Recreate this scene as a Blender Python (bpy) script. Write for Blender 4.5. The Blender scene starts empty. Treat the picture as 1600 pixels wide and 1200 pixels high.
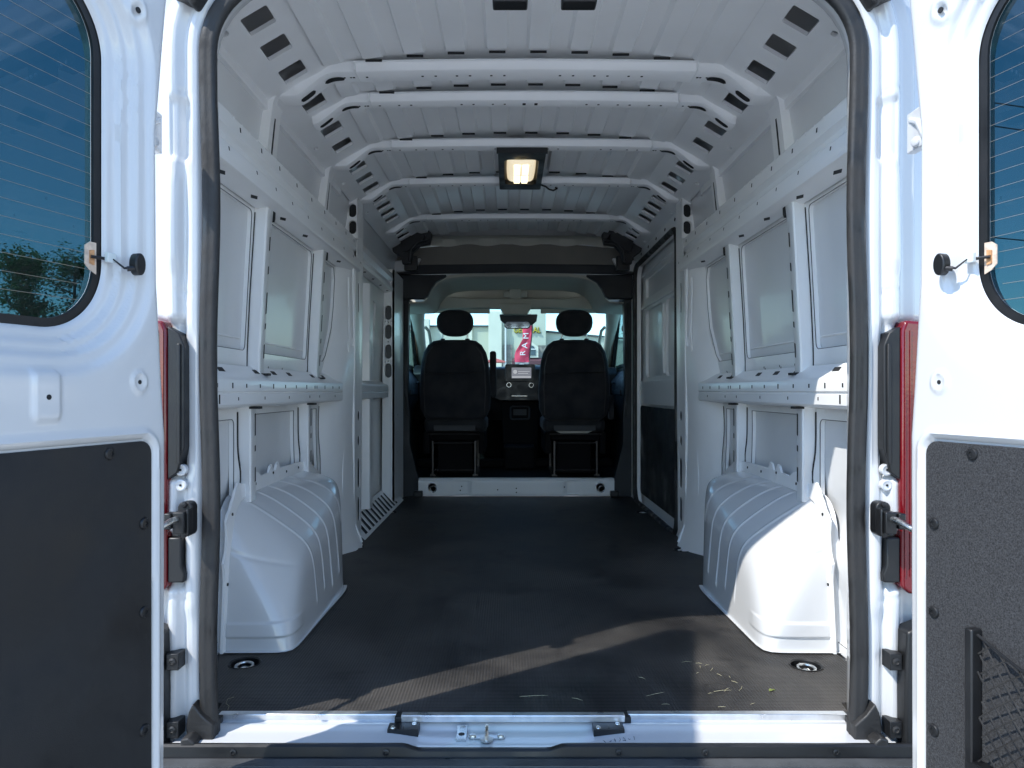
import bpy, bmesh, math, random
from mathutils import Vector, Matrix
from mathutils.geometry import tessellate_polygon

S = bpy.context.scene
C = S.collection
R = math.radians
random.seed(7)

# ------------------------------------------------------------------ camera, sky, sun, exposure
cd = bpy.data.cameras.new("camera")
cam = bpy.data.objects.new("camera", cd)
C.objects.link(cam)
cam.location = (-0.059, -1.75, 0.79)
cam.rotation_euler = (R(90), 0, 0)
cd.sensor_width = 36.0
cd.lens = 1115.0 / 1600.0 * 36.0
cd.shift_x = 5.5 / 1600
cd.shift_y = 11.0 / 1600
cd.clip_start = 0.02
cd.clip_end = 3000
S.camera = cam

SUN = Vector((0.70, 0.48, -1.0)).normalized()      # the way the light travels
elev = math.asin(-SUN.z)
azim = math.atan2(-SUN.x, -SUN.y)                   # clockwise from +Y
w = bpy.data.worlds.new("World")
S.world = w
w.use_nodes = True
nt = w.node_tree
for n in list(nt.nodes):
    nt.nodes.remove(n)
sky = nt.nodes.new("ShaderNodeTexSky")
sky.sky_type = 'NISHITA'
sky.sun_disc = False
sky.sun_elevation = elev
sky.sun_rotation = azim
sky.air_density = 1.0
sky.dust_density = 0.0
sky.ozone_density = 2.5
bg = nt.nodes.new("ShaderNodeBackground")
bg.inputs[1].default_value = 0.15
wo = nt.nodes.new("ShaderNodeOutputWorld")
nt.links.new(sky.outputs[0], bg.inputs[0])
nt.links.new(bg.outputs[0], wo.inputs[0])

ld = bpy.data.lights.new("sun", 'SUN')
ld.energy = 2.0
ld.angle = R(0.55)
ld.color = (1.0, 0.955, 0.88)
sun = bpy.data.objects.new("sun", ld)
C.objects.link(sun)
sun.rotation_euler = (-SUN).to_track_quat('Z', 'Y').to_euler()
sun.location = (-6, -6, 10)

S.view_settings.view_transform = 'Standard'
S.view_settings.look = 'None'
S.view_settings.exposure = 1.5
S.view_settings.gamma = 1.0
S.view_settings.use_curve_mapping = False
S.render.engine = 'CYCLES'
cy = S.cycles
cy.max_bounces = 12
cy.diffuse_bounces = 7
cy.glossy_bounces = 5
cy.transmission_bounces = 8
cy.transparent_max_bounces = 16
cy.caustics_reflective = False
cy.caustics_refractive = False
cy.sample_clamp_indirect = 6.0
cy.use_denoising = True

# ------------------------------------------------------------------ materials
def mat(name, col, rough=0.5, metal=0.0, coat=0.0, spec=0.5, bump=None, vary=None, emis=None, sheen=0.0):
    """bump=(scale, strength, distance)  vary=(scale, amount) value variation of colour and roughness"""
    m = bpy.data.materials.new(name)
    m.use_nodes = True
    t = m.node_tree
    b = t.nodes["Principled BSDF"]
    b.inputs["Base Color"].default_value = (*col, 1)
    b.inputs["Roughness"].default_value = rough
    b.inputs["Metallic"].default_value = metal
    b.inputs["Specular IOR Level"].default_value = spec
    b.inputs["Coat Weight"].default_value = coat
    b.inputs["Coat Roughness"].default_value = 0.06
    if sheen:
        b.inputs["Sheen Weight"].default_value = sheen
    tc = t.nodes.new("ShaderNodeTexCoord")
    if vary:
        n = t.nodes.new("ShaderNodeTexNoise")
        n.inputs["Scale"].default_value = vary[0]
        n.inputs["Detail"].default_value = 6
        t.links.new(tc.outputs["Object"], n.inputs["Vector"])
        mr = t.nodes.new("ShaderNodeMapRange")
        mr.inputs[1].default_value = 0.25
        mr.inputs[2].default_value = 0.75
        mr.inputs[3].default_value = 1 - vary[1]
        mr.inputs[4].default_value = 1 + vary[1]
        t.links.new(n.outputs["Fac"], mr.inputs[0])
        mx = t.nodes.new("ShaderNodeVectorMath")
        mx.operation = 'SCALE'
        mx.inputs[0].default_value = col
        t.links.new(mr.outputs[0], mx.inputs["Scale"])
        t.links.new(mx.outputs[0], b.inputs["Base Color"])
        mr2 = t.nodes.new("ShaderNodeMapRange")
        mr2.inputs[1].default_value = 0.3
        mr2.inputs[2].default_value = 0.7
        mr2.inputs[3].default_value = max(0.02, rough * (1 - vary[1] * 1.5))
        mr2.inputs[4].default_value = min(1, rough * (1 + vary[1] * 1.5))
        t.links.new(n.outputs["Fac"], mr2.inputs[0])
        t.links.new(mr2.outputs[0], b.inputs["Roughness"])
    if bump:
        n = t.nodes.new("ShaderNodeTexNoise")
        n.inputs["Scale"].default_value = bump[0]
        n.inputs["Detail"].default_value = 3
        t.links.new(tc.outputs["Object"], n.inputs["Vector"])
        bp = t.nodes.new("ShaderNodeBump")
        bp.inputs["Strength"].default_value = bump[1]
        bp.inputs["Distance"].default_value = bump[2]
        t.links.new(n.outputs["Fac"], bp.inputs["Height"])
        t.links.new(bp.outputs[0], b.inputs["Normal"])
    if emis:
        b.inputs["Emission Color"].default_value = (*emis[0], 1)
        b.inputs["Emission Strength"].default_value = emis[1]
    return m

M = {}
M['paint'] = mat("white_paint", (0.60, 0.61, 0.62), 0.30, coat=0.8, bump=(60, 0.06, 0.002), vary=(3, 0.02))
M['inner'] = mat("interior_white_paint", (0.84, 0.845, 0.845), 0.36, coat=0.25, bump=(90, 0.10, 0.002), vary=(4, 0.04))
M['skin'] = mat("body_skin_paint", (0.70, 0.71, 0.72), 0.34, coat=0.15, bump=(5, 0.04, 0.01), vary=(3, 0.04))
M['roof'] = mat("roof_paint", (0.84, 0.845, 0.845), 0.36, coat=0.15, bump=(40, 0.08, 0.003), vary=(4, 0.04))
M['hole'] = mat("hole_shade_and_joint", (0.012, 0.013, 0.015), 0.7)  # dark colour standing in for shade inside holes and slots; also dark joints
M['hole2'] = mat("shaded_cavity", (0.10, 0.105, 0.11), 0.7)
M['seal'] = mat("rubber_seal", (0.022, 0.0215, 0.0215), 0.6, bump=(120, 0.25, 0.003), vary=(14, 0.35))
M['plastic'] = mat("black_plastic", (0.009, 0.0095, 0.0105), 0.45, bump=(300, 0.15, 0.001), vary=(12, 0.25))
M['bumper'] = mat("grey_bumper_plastic", (0.06, 0.063, 0.066), 0.55, bump=(160, 0.3, 0.002), vary=(9, 0.4))
M['trimdark'] = mat("charcoal_board", (0.012, 0.013, 0.0145), 0.6, bump=(500, 0.35, 0.0008), vary=(5, 0.35))
M['cabtrim'] = mat("dark_cab_trim", (0.012, 0.015, 0.019), 0.6, bump=(300, 0.3, 0.001), vary=(9, 0.15))
M['fabric'] = mat("black_seat_fabric", (0.012, 0.013, 0.017), 0.9, bump=(260, 0.6, 0.003), vary=(8, 0.2), sheen=0.1)
M['beige'] = mat("beige_headliner", (0.55, 0.53, 0.46), 0.85, bump=(250, 0.2, 0.001), vary=(5, 0.05))
M['steel'] = mat("zinc_steel", (0.62, 0.63, 0.62), 0.3, metal=1.0, vary=(40, 0.3))
M['alu'] = mat("aluminium_strip", (0.80, 0.82, 0.84), 0.32, metal=0.9, vary=(30, 0.12))
M['darksteel'] = mat("black_steel", (0.02, 0.02, 0.022), 0.35, metal=0.3)
M['frame'] = mat("seat_tube", (0.05, 0.046, 0.045), 0.35, metal=0.6)
M['red'] = mat("red_lens", (0.15, 0.004, 0.008), 0.15, coat=0.5, bump=(90, 0.15, 0.003))
M['copper'] = mat("copper_tab", (0.50, 0.26, 0.12), 0.45, vary=(120, 0.5))
M['tape'] = mat("pale_tab", (0.62, 0.50, 0.40), 0.5, vary=(90, 0.25))
M['clear'] = mat("connector_plastic", (0.66, 0.72, 0.72), 0.3)
M['lens'] = mat("lamp_lens", (0.9, 0.87, 0.75), 0.25, emis=((1.0, 0.84, 0.56), 0.26))
M['bulb'] = mat("lamp_strip", (1, 0.95, 0.8), 0.3, emis=((1.0, 0.88, 0.60), 0.75))
M['lampback'] = mat("lamp_reflector", (0.35, 0.28, 0.14), 0.3)
M['screen'] = mat("lit_screen", (0.1, 0.1, 0.12), 0.2, emis=((0.50, 0.50, 0.62), 0.10))
M['screenmark'] = mat("screen_mark", (0.3, 0.3, 0.3), 0.3, emis=((0.8, 0.8, 0.85), 0.16))
M['chrome'] = mat("knob_ring", (0.6, 0.62, 0.65), 0.2, metal=1.0)
M['ink'] = mat("marker_ink", (0.03, 0.03, 0.04), 0.5)
M['straw'] = mat("dry_grass", (0.42, 0.38, 0.24), 0.8, vary=(200, 0.3))
M['green'] = mat("leaf_bit", (0.16, 0.19, 0.05), 0.7)
M['stucco'] = mat("cream_stucco", (0.52, 0.52, 0.42), 0.9, bump=(2, 0.2, 0.02), vary=(0.6, 0.06))
M['stucco2'] = mat("pale_stucco_trim", (0.70, 0.66, 0.54), 0.9, vary=(0.6, 0.06))
M['stone'] = mat("stacked_stone", (0.24, 0.21, 0.18), 0.9, bump=(4, 0.8, 0.1), vary=(3.5, 0.5))
M['awning'] = mat("maroon_awning", (0.16, 0.06, 0.07), 0.6)
M['flagred'] = mat("pink_red_banner", (0.62, 0.05, 0.10), 0.7, vary=(2, 0.12))
M['white'] = mat("white_print", (0.75, 0.73, 0.72), 0.7)
M['yellow'] = mat("yellow_letters", (0.65, 0.50, 0.03), 0.5)
M['black'] = mat("black_letter_edge", (0.01, 0.01, 0.01), 0.5)
M['winblue'] = mat("dark_window_pane", (0.04, 0.07, 0.10), 0.08)
M['bark'] = mat("bark", (0.10, 0.075, 0.05), 0.9, bump=(8, 0.6, 0.03))
M['cowl'] = mat("grey_cowl", (0.035, 0.037, 0.042), 0.6)
M['deep'] = mat("matt_black", (0.004, 0.004, 0.005), 0.8, spec=0.2)
M['greyprint'] = mat("flag_foot_grey", (0.25, 0.25, 0.26), 0.7)

def leafmat(name, c1, c2):
    m = bpy.data.materials.new(name)
    m.use_nodes = True
    t = m.node_tree
    b = t.nodes["Principled BSDF"]
    b.inputs["Roughness"].default_value = 0.6
    g = t.nodes.new("ShaderNodeNewGeometry")
    r = t.nodes.new("ShaderNodeValToRGB")
    r.color_ramp.elements[0].color = (*c1, 1)
    r.color_ramp.elements[1].color = (*c2, 1)
    t.links.new(g.outputs["Random Per Island"], r.inputs[0])
    t.links.new(r.outputs[0], b.inputs["Base Color"])
    tr = t.nodes.new("ShaderNodeBsdfTranslucent")
    t.links.new(r.outputs[0], tr.inputs[0])
    mx = t.nodes.new("ShaderNodeMixShader")
    mx.inputs[0].default_value = 0.35
    t.links.new(b.outputs[0], mx.inputs[1])
    t.links.new(tr.outputs[0], mx.inputs[2])
    t.links.new(mx.outputs[0], t.nodes["Material Output"].inputs[0])
    return m
M['leaf'] = leafmat("green_leaves", (0.06, 0.12, 0.025), (0.20, 0.30, 0.07))
M['leaf2'] = leafmat("dark_leaves", (0.03, 0.055, 0.018), (0.09, 0.15, 0.045))

def glassmat(name, tint, fres=1.45):
    m = bpy.data.materials.new(name)
    m.use_nodes = True
    t = m.node_tree
    t.nodes.remove(t.nodes["Principled BSDF"])
    tr = t.nodes.new("ShaderNodeBsdfTransparent")
    tr.inputs[0].default_value = (*tint, 1)
    gl = t.nodes.new("ShaderNodeBsdfGlossy")
    gl.inputs["Roughness"].default_value = 0.01
    g = t.nodes.new("ShaderNodeNewGeometry")
    dt = t.nodes.new("ShaderNodeVectorMath"); dt.operation = 'DOT_PRODUCT'
    t.links.new(g.outputs["Normal"], dt.inputs[0]); t.links.new(g.outputs["Incoming"], dt.inputs[1])
    def mm(op, a_, b_=None):
        k = t.nodes.new("ShaderNodeMath"); k.operation = op
        for i, v in enumerate((a_, b_)):
            if v is None: continue
            if isinstance(v, (int, float)): k.inputs[i].default_value = v
            else: t.links.new(v, k.inputs[i])
        return k.outputs[0]
    ab = mm('ABSOLUTE', dt.outputs["Value"])
    f5 = mm('POWER', mm('SUBTRACT', 1.0, ab), 5.0)
    fr = mm('ADD', mm('MULTIPLY', f5, 0.96), 0.04)
    mx = t.nodes.new("ShaderNodeMixShader")
    t.links.new(fr, mx.inputs[0])
    t.links.new(tr.outputs[0], mx.inputs[1])
    t.links.new(gl.outputs[0], mx.inputs[2])
    t.links.new(mx.outputs[0], t.nodes["Material Output"].inputs[0])
    return m
M['glass'] = glassmat("tinted_privacy_glass", (0.17, 0.285, 0.32))
M['ws'] = glassmat("windscreen_glass", (0.56, 0.76, 0.78))

# carpet on the door: salt and pepper fibres
def carpetmat():
    m = mat("grey_carpet_board", (0.06, 0.062, 0.067), 0.9)
    t = m.node_tree
    b = t.nodes["Principled BSDF"]
    tc = t.nodes.new("ShaderNodeTexCoord")
    n = t.nodes.new("ShaderNodeTexNoise")
    n.inputs["Scale"].default_value = 330
    n.inputs["Detail"].default_value = 4
    n.inputs["Roughness"].default_value = 0.7
    t.links.new(tc.outputs["Object"], n.inputs["Vector"])
    r = t.nodes.new("ShaderNodeValToRGB")
    r.color_ramp.elements[0].position = 0.36
    r.color_ramp.elements[0].color = (0.008, 0.0085, 0.010, 1)
    r.color_ramp.elements[1].position = 0.66
    r.color_ramp.elements[1].color = (0.052, 0.054, 0.059, 1)
    t.links.new(n.outputs["Fac"], r.inputs[0])
    t.links.new(r.outputs[0], b.inputs["Base Color"])
    bp = t.nodes.new("ShaderNodeBump")
    bp.inputs["Strength"].default_value = 0.6
    bp.inputs["Distance"].default_value = 0.002
    t.links.new(n.outputs["Fac"], bp.inputs["Height"])
    t.links.new(bp.outputs[0], b.inputs["Normal"])
    return m
M['carpet'] = carpetmat()

# ribbed rubber floor covering with dust, dried puddles and scuffs
def floormat_mat():
    m = mat("black_rubber_flooring", (0.03, 0.03, 0.03), 0.5)
    t = m.node_tree
    L = t.links.new
    b = t.nodes["Principled BSDF"]
    tc = t.nodes.new("ShaderNodeTexCoord")
    def noise(scale, detail=5, rough=0.6, dist=0.0):
        n = t.nodes.new("ShaderNodeTexNoise")
        n.inputs["Scale"].default_value = scale
        n.inputs["Detail"].default_value = detail
        n.inputs["Roughness"].default_value = rough
        n.inputs["Distortion"].default_value = dist
        L(tc.outputs["Object"], n.inputs["Vector"])
        return n
    def ramp(src, p0, p1, c0, c1):
        r = t.nodes.new("ShaderNodeValToRGB")
        r.color_ramp.elements[0].position = p0
        r.color_ramp.elements[1].position = p1
        r.color_ramp.elements[0].color = (*c0, 1)
        r.color_ramp.elements[1].color = (*c1, 1)
        L(src, r.inputs[0])
        return r
    n1 = noise(2.2, 8, 0.62, 0.6)
    base = ramp(n1.outputs["Fac"], 0.32, 0.66, (0.008, 0.008, 0.0095), (0.068, 0.063, 0.058))
    n2 = noise(5.0, 9, 0.68, 0.5)
    st = ramp(n2.outputs["Fac"], 0.34, 0.46, (0.35, 0.35, 0.38), (1, 1, 1))
    mx = t.nodes.new("ShaderNodeMix")
    mx.data_type = 'RGBA'
    mx.blend_type = 'MULTIPLY'
    mx.inputs["Factor"].default_value = 0.75
    L(base.outputs[0], mx.inputs["A"])
    L(st.outputs[0], mx.inputs["B"])
    L(mx.outputs["Result"], b.inputs["Base Color"])
    rr = t.nodes.new("ShaderNodeMapRange")
    rr.inputs[3].default_value = 0.38
    rr.inputs[4].default_value = 0.62
    L(n1.outputs["Fac"], rr.inputs[0])
    L(rr.outputs[0], b.inputs["Roughness"])
    b.inputs['Specular IOR Level'].default_value = 0.32
    # pattern of small studs
    sx = t.nodes.new("ShaderNodeSeparateXYZ")
    L(tc.outputs["Object"], sx.inputs[0])
    def m_(op, a, bb):
        k = t.nodes.new("ShaderNodeMath")
        k.operation = op
        for i, v in enumerate((a, bb)):
            if v is None:
                continue
            if isinstance(v, (int, float)):
                k.inputs[i].default_value = v
            else:
                L(v, k.inputs[i])
        return k.outputs[0]
    ax = m_('SINE', m_('MULTIPLY', m_('ADD', sx.outputs[0], sx.outputs[1]), 2 * math.pi / 0.017), None)
    ay = m_('SINE', m_('MULTIPLY', m_('SUBTRACT', sx.outputs[0], sx.outputs[1]), 2 * math.pi / 0.017), None)
    h = m_('MULTIPLY', ax, ay)
    fine = noise(180, 2)
    hh = m_('ADD', h, m_('MULTIPLY', fine.outputs["Fac"], 0.6))
    bp = t.nodes.new("ShaderNodeBump")
    bp.inputs["Strength"].default_value = 0.55
    bp.inputs["Distance"].default_value = 0.0016
    L(hh, bp.inputs["Height"])
    L(bp.outputs[0], b.inputs["Normal"])
    return m
M['floor'] = floormat_mat()

def groundmat():
    m = mat("light_concrete", (0.50, 0.485, 0.45), 0.9, bump=(40, 0.5, 0.01), vary=(1.5, 0.2))
    return m
M['asphalt'] = groundmat()

# ------------------------------------------------------------------ mesh builder
def wloc(o):
    v = Vector((0, 0, 0))
    while o:
        v += o.location
        o = o.parent
    return v

class MB:
    def __init__(s):
        s.V, s.F, s.I = [], [], []
    def v(s, p):
        s.V.append(tuple(p)); return len(s.V) - 1
    def f(s, ids, m=0):
        s.F.append(tuple(ids)); s.I.append(m)
    def quad(s, a, b, c, d, m=0):
        s.f([s.v(a), s.v(b), s.v(c), s.v(d)], m)
    def box(s, x0, x1, y0, y1, z0, z1, m=0):
        i = [s.v((x, y, z)) for z in (z0, z1) for y in (y0, y1) for x in (x0, x1)]
        for q in ((0, 2, 3, 1), (4, 5, 7, 6), (0, 1, 5, 4), (2, 6, 7, 3), (0, 4, 6, 2), (1, 3, 7, 5)):
            s.f([i[k] for k in q], m)
    def obox(s, c, ax, ay, az, m=0):
        c, ax, ay, az = map(Vector, (c, ax, ay, az))
        i = [s.v(c + ax * a + ay * b + az * d) for d in (-1, 1) for b in (-1, 1) for a in (-1, 1)]
        for q in ((0, 2, 3, 1), (4, 5, 7, 6), (0, 1, 5, 4), (2, 6, 7, 3), (0, 4, 6, 2), (1, 3, 7, 5)):
            s.f([i[k] for k in q], m)
    def prism(s, poly, off, m=0):
        off = Vector(off)
        a = [s.v(p) for p in poly]
        b = [s.v(Vector(p) + off) for p in poly]
        n = len(poly)
        s.f(a[::-1], m); s.f(b, m)
        for k in range(n):
            s.f((a[k], a[(k + 1) % n], b[(k + 1) % n], b[k]), m)
    def tube(s, pts, r, n=8, m=0, closed=False, flat=None):
        pts = [Vector(p) for p in pts]
        K = len(pts)
        rings = []
        up = None
        for k, p in enumerate(pts):
            a = pts[k - 1] if (k or closed) else p
            b = pts[(k + 1) % K] if (k < K - 1 or closed) else p
            d = (b - a).normalized()
            if up is None:
                up = Vector((0, 0, 1)) if abs(d.z) < 0.9 else Vector((0, 1, 0))
            e1 = d.cross(up).normalized()
            e2 = e1.cross(d).normalized()
            up = e2
            rr = r[k] if isinstance(r, (list, tuple)) else r
            rings.append([s.v(p + e1 * math.cos(2 * math.pi * j / n) * rr + e2 * math.sin(2 * math.pi * j / n) * rr * (flat or 1)) for j in range(n)])
        for k in range(K if closed else K - 1):
            a, b = rings[k], rings[(k + 1) % K]
            for j in range(n):
                s.f((a[j], a[(j + 1) % n], b[(j + 1) % n], b[j]), m)
        if not closed:
            s.f(rings[0][::-1], m); s.f(rings[-1], m)
    def cyl(s, p0, p1, r0, r1=None, n=20, m=0):
        s.tube([p0, p1], [r0, r0 if r1 is None else r1], n, m)
    def lathe(s, c, axis, prof, n=24, m=0, caps=True):
        """prof = [(radius, height along axis)]"""
        c = Vector(c); ax = Vector(axis).normalized()
        u = ax.orthogonal().normalized(); w_ = ax.cross(u)
        rings = []
        for r, h in prof:
            rings.append([s.v(c + ax * h + (u * math.cos(2 * math.pi * j / n) + w_ * math.sin(2 * math.pi * j / n)) * r) for j in range(n)])
        for a, b in zip(rings, rings[1:]):
            for j in range(n):
                s.f((a[j], a[(j + 1) % n], b[(j + 1) % n], b[j]), m)
        s.f(rings[0][::-1], m)
        if caps:
            s.f(rings[-1], m)
    def grid(s, us, vs, fn, keep=None, m=0, mfn=None):
        ids = [[s.v(fn(u, v)) for v in vs] for u in us]
        for i in range(len(us) - 1):
            for j in range(len(vs) - 1):
                if keep and not keep(us[i], us[i + 1], vs[j], vs[j + 1]):
                    continue
                s.f((ids[i][j], ids[i + 1][j], ids[i + 1][j + 1], ids[i][j + 1]), m)
    def panel(s, outer, holes, fmap, th, m=0, hm=None, rim=True):
        """flat sheet with real holes: fmap(u, v, w); th is the depth of the edges; hm: material of a back plate"""
        loops = [outer] + list(holes)
        tris = tessellate_polygon([[Vector((p[0], p[1], 0)) for p in l] for l in loops])
        flat = [p for l in loops for p in l]
        ids = [s.v(fmap(p[0], p[1], 0)) for p in flat]
        for t in tris:
            s.f([ids[k] for k in t], m)
        bk = [s.v(fmap(p[0], p[1], th)) for p in flat]
        o = 0
        for li, l in enumerate(loops):
            n = len(l)
            if li or rim:
                for k in range(n):
                    a, b = o + k, o + (k + 1) % n
                    s.f((ids[a], ids[b], bk[b], bk[a]), m)
            if li and hm is not None:
                s.f([bk[o + k] for k in range(n)], hm)
            o += n
    def build(s, name, mats, parent=None, smooth=35, bevel=0, seg=2, recalc=True):
        me = bpy.data.meshes.new(name)
        me.from_pydata(s.V, [], s.F)
        if not isinstance(mats, (list, tuple)):
            mats = [mats]
        for q in mats:
            me.materials.append(q)
        me.polygons.foreach_set("material_index", s.I)
        me.validate()
        if recalc:
            bm = bmesh.new(); bm.from_mesh(me)
            bmesh.ops.recalc_face_normals(bm, faces=bm.faces)
            bm.to_mesh(me); bm.free()
        if smooth:
            me.polygons.foreach_set("use_smooth", [True] * len(me.polygons))
            me.set_sharp_from_angle(angle=R(smooth))
        o = bpy.data.objects.new(name, me)
        C.objects.link(o)
        if parent:
            o.parent = parent
            o.location = -wloc(parent)
        if bevel:
            b = o.modifiers.new("bevel", 'BEVEL')
            b.width = bevel; b.segments = seg; b.limit_method = 'ANGLE'; b.angle_limit = R(40)
            b.harden_normals = False
        return o

def build_each(b, name, mats, parent, **kw):
    """one object per connected piece"""
    root = list(range(len(b.V)))
    def find(i):
        while root[i] != i:
            root[i] = root[root[i]]; i = root[i]
        return i
    for f in b.F:
        for q in f[1:]:
            root[find(q)] = find(f[0])
    groups = {}
    for f, m in zip(b.F, b.I):
        groups.setdefault(find(f[0]), []).append((f, m))
    for g_ in groups.values():
        nb = MB(); mp = {}
        for f, m in g_:
            for q in f:
                if q not in mp:
                    mp[q] = nb.v(b.V[q])
            nb.f([mp[q] for q in f], m)
        nb.build(name, mats, parent, **kw)

def rrect(x0, x1, y0, y1, r, n=5):
    r = min(r, (x1 - x0) / 2 - 1e-5, (y1 - y0) / 2 - 1e-5)
    out = []
    for cx, cy_, a0 in ((x1 - r, y1 - r, 0), (x0 + r, y1 - r, 90), (x0 + r, y0 + r, 180), (x1 - r, y0 + r, 270)):
        for k in range(n + 1):
            a = R(a0 + 90 * k / n)
            out.append((cx + r * math.cos(a), cy_ + r * math.sin(a)))
    return out
def oval(cx, cy_, w_, h_, n=6):
    return rrect(cx - w_ / 2, cx + w_ / 2, cy_ - h_ / 2, cy_ + h_ / 2, min(w_, h_) / 2, n)
def lin(a, b, n):
    return [a + (b - a) * k / n for k in range(n + 1)]
def sm(a, b, x):
    t = max(0.0, min(1.0, (x - a) / (b - a)))
    return t * t * (3 - 2 * t)
def interp(x, tab):
    if x <= tab[0][0]:
        return tab[0][1]
    for (a, p), (b, q) in zip(tab, tab[1:]):
        if x <= b:
            return p + (q - p) * (x - a) / (b - a)
    return tab[-1][1]
def sdrr(x, y, x0, x1, y0, y1, r):
    cx, cy_ = (x0 + x1) / 2, (y0 + y1) / 2
    dx = abs(x - cx) - (x1 - x0) / 2 + r
    dy = abs(y - cy_) - (y1 - y0) / 2 + r
    return math.hypot(max(dx, 0), max(dy, 0)) + min(max(dx, dy), 0) - r

def thing(name, label, cat, loc=(0, 0, 0), group=None):
    o = bpy.data.objects.new(name, None)
    C.objects.link(o)
    o.location = loc
    o.empty_display_size = 0.2
    tag(o, label, cat, group)
    return o
def tag(o, label, cat, group=None):
    o["label"] = label; o["category"] = cat
    if group:
        o["group"] = group
    return o
def part_empty(name, parent):
    o = bpy.data.objects.new(name, None)
    C.objects.link(o); o.parent = parent
    return o

GZ = -0.62
# ------------------------------------------------------------------ ground
g = MB()
g.grid(lin(-900, 900, 12), lin(-900, 900, 12), lambda x, y: (x, y, GZ))
ground = g.build("ground", M['asphalt'])
ground["kind"] = "structure"

# ------------------------------------------------------------------ the van
van = thing("cargo_van", "empty white cargo van seen through its wide open rear doors", "van", (0, 1.8, GZ))

# outer body: profile (x, z), closed shell that the cavities open into
OUT = [(1.0, -0.35), (1.02, 0.0), (1.025, 0.45), (1.02, 0.9), (1.0, 1.35), (0.965, 1.7), (0.93, 1.86), (0.86, 1.96), (0.75, 2.01), (0.4, 2.035), (0, 2.045)]
def outline(k=1.0):
    return [(-x * k, z) for x, z in OUT] + [(x * k, z) for x, z in OUT[-2::-1]]
b = MB()
ys = [0.0, 0.6, 1.2, 2.0, 2.6, 3.3, 3.7]
pr = outline()
ids = [[b.v((x, y, z)) for x, z in pr] for y in ys]
for i in range(len(ys) - 1):
    for j in range(len(pr) - 1):
        b.f((ids[i][j], ids[i + 1][j], ids[i + 1][j + 1], ids[i][j + 1]))
# roof over the cab, bending down to the windscreen
cabp = [(3.7, 1.0, 2.045), (4.1, 0.99, 1.95), (4.55, 0.96, 1.66)]
top = [p for p in pr if p[1] >= 1.69]
rows = []
for (y, kx, zt) in cabp:
    rows.append([b.v((x * kx, y, min(z, zt) if y > 3.7 else z)) for x, z in top])
for i in range(2):
    for j in range(len(top) - 1):
        b.f((rows[i][j], rows[i + 1][j], rows[i + 1][j + 1], rows[i][j + 1]))
# underbody
b.quad((-1.0, -0.14, -0.35), (1.0, -0.14, -0.35), (1.0, 3.7, -0.35), (-1.0, 3.7, -0.35))
b.build("outer_body", M['paint'], van, smooth=50)
# nose, cab sides below the windows
b = MB()
for s in (-1, 1):
    b.grid(lin(3.7, 5.9, 6), lin(-0.35, 0.93, 5), lambda y, z: (s * (1.02 - 0.10 * sm(4.9, 5.9, y)), y, z))
b.grid(lin(-1, 1, 10), lin(0, 1, 8), lambda u, v: (u * 0.93, 5.5 + 0.75 * math.sin(v * math.pi / 2) - 0.12 * u * u, 1.0 - 0.42 * v * v - 0.9 * sm(0.8, 1.0, v)))
b.build("nose", M['paint'], van, smooth=50)

# inner skin of the side walls
XS = [(0, 0.955), (0.9, 0.955), (1.4, 0.925), (1.6, 0.905), (1.79, 0.875)]
def skin_x(y, z):
    x = interp(z, XS)
    x += 0.020 * math.exp(-((z - 0.40) / 0.07) ** 2) - 0.012 * math.exp(-((z - 0.25) / 0.08) ** 2)
    x += 0.010 * math.exp(-((z - 0.88) / 0.03) ** 2)
    return x
for s in (-1, 1):
    b = MB()
    b.grid(lin(-0.01, 2.02 if s > 0 else 3.62, 40), lin(-0.02, 1.78, 90), lambda y, z: (s * skin_x(y, z), y, z))
    b.build("side_skin", M['skin'], van, smooth=60)

# ---- inner frame of each side: sheets with rounded window cut-outs, ribs, rails
def fx(z):
    return interp(z, [(0, 0.938), (0.9, 0.938), (1.4, 0.911), (1.6, 0.892), (1.8, 0.866)])

def wavy(y0, y1, z0, z1, amp_side, n=9):
    """cut-out whose far edge waves like the lower pressings"""
    out = []
    for k in range(n + 1):
        z = z0 + (z1 - z0) * k / n
        out.append((y1 + amp_side * math.sin((z - 0.12) * 9.0) * 0.5, z))
    for k in range(n + 1):
        z = z1 - (z1 - z0) * k / n
        out.append((y0 - 0.3 * amp_side * math.sin((z - 0.12) * 9.0), z))
    return out

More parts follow.
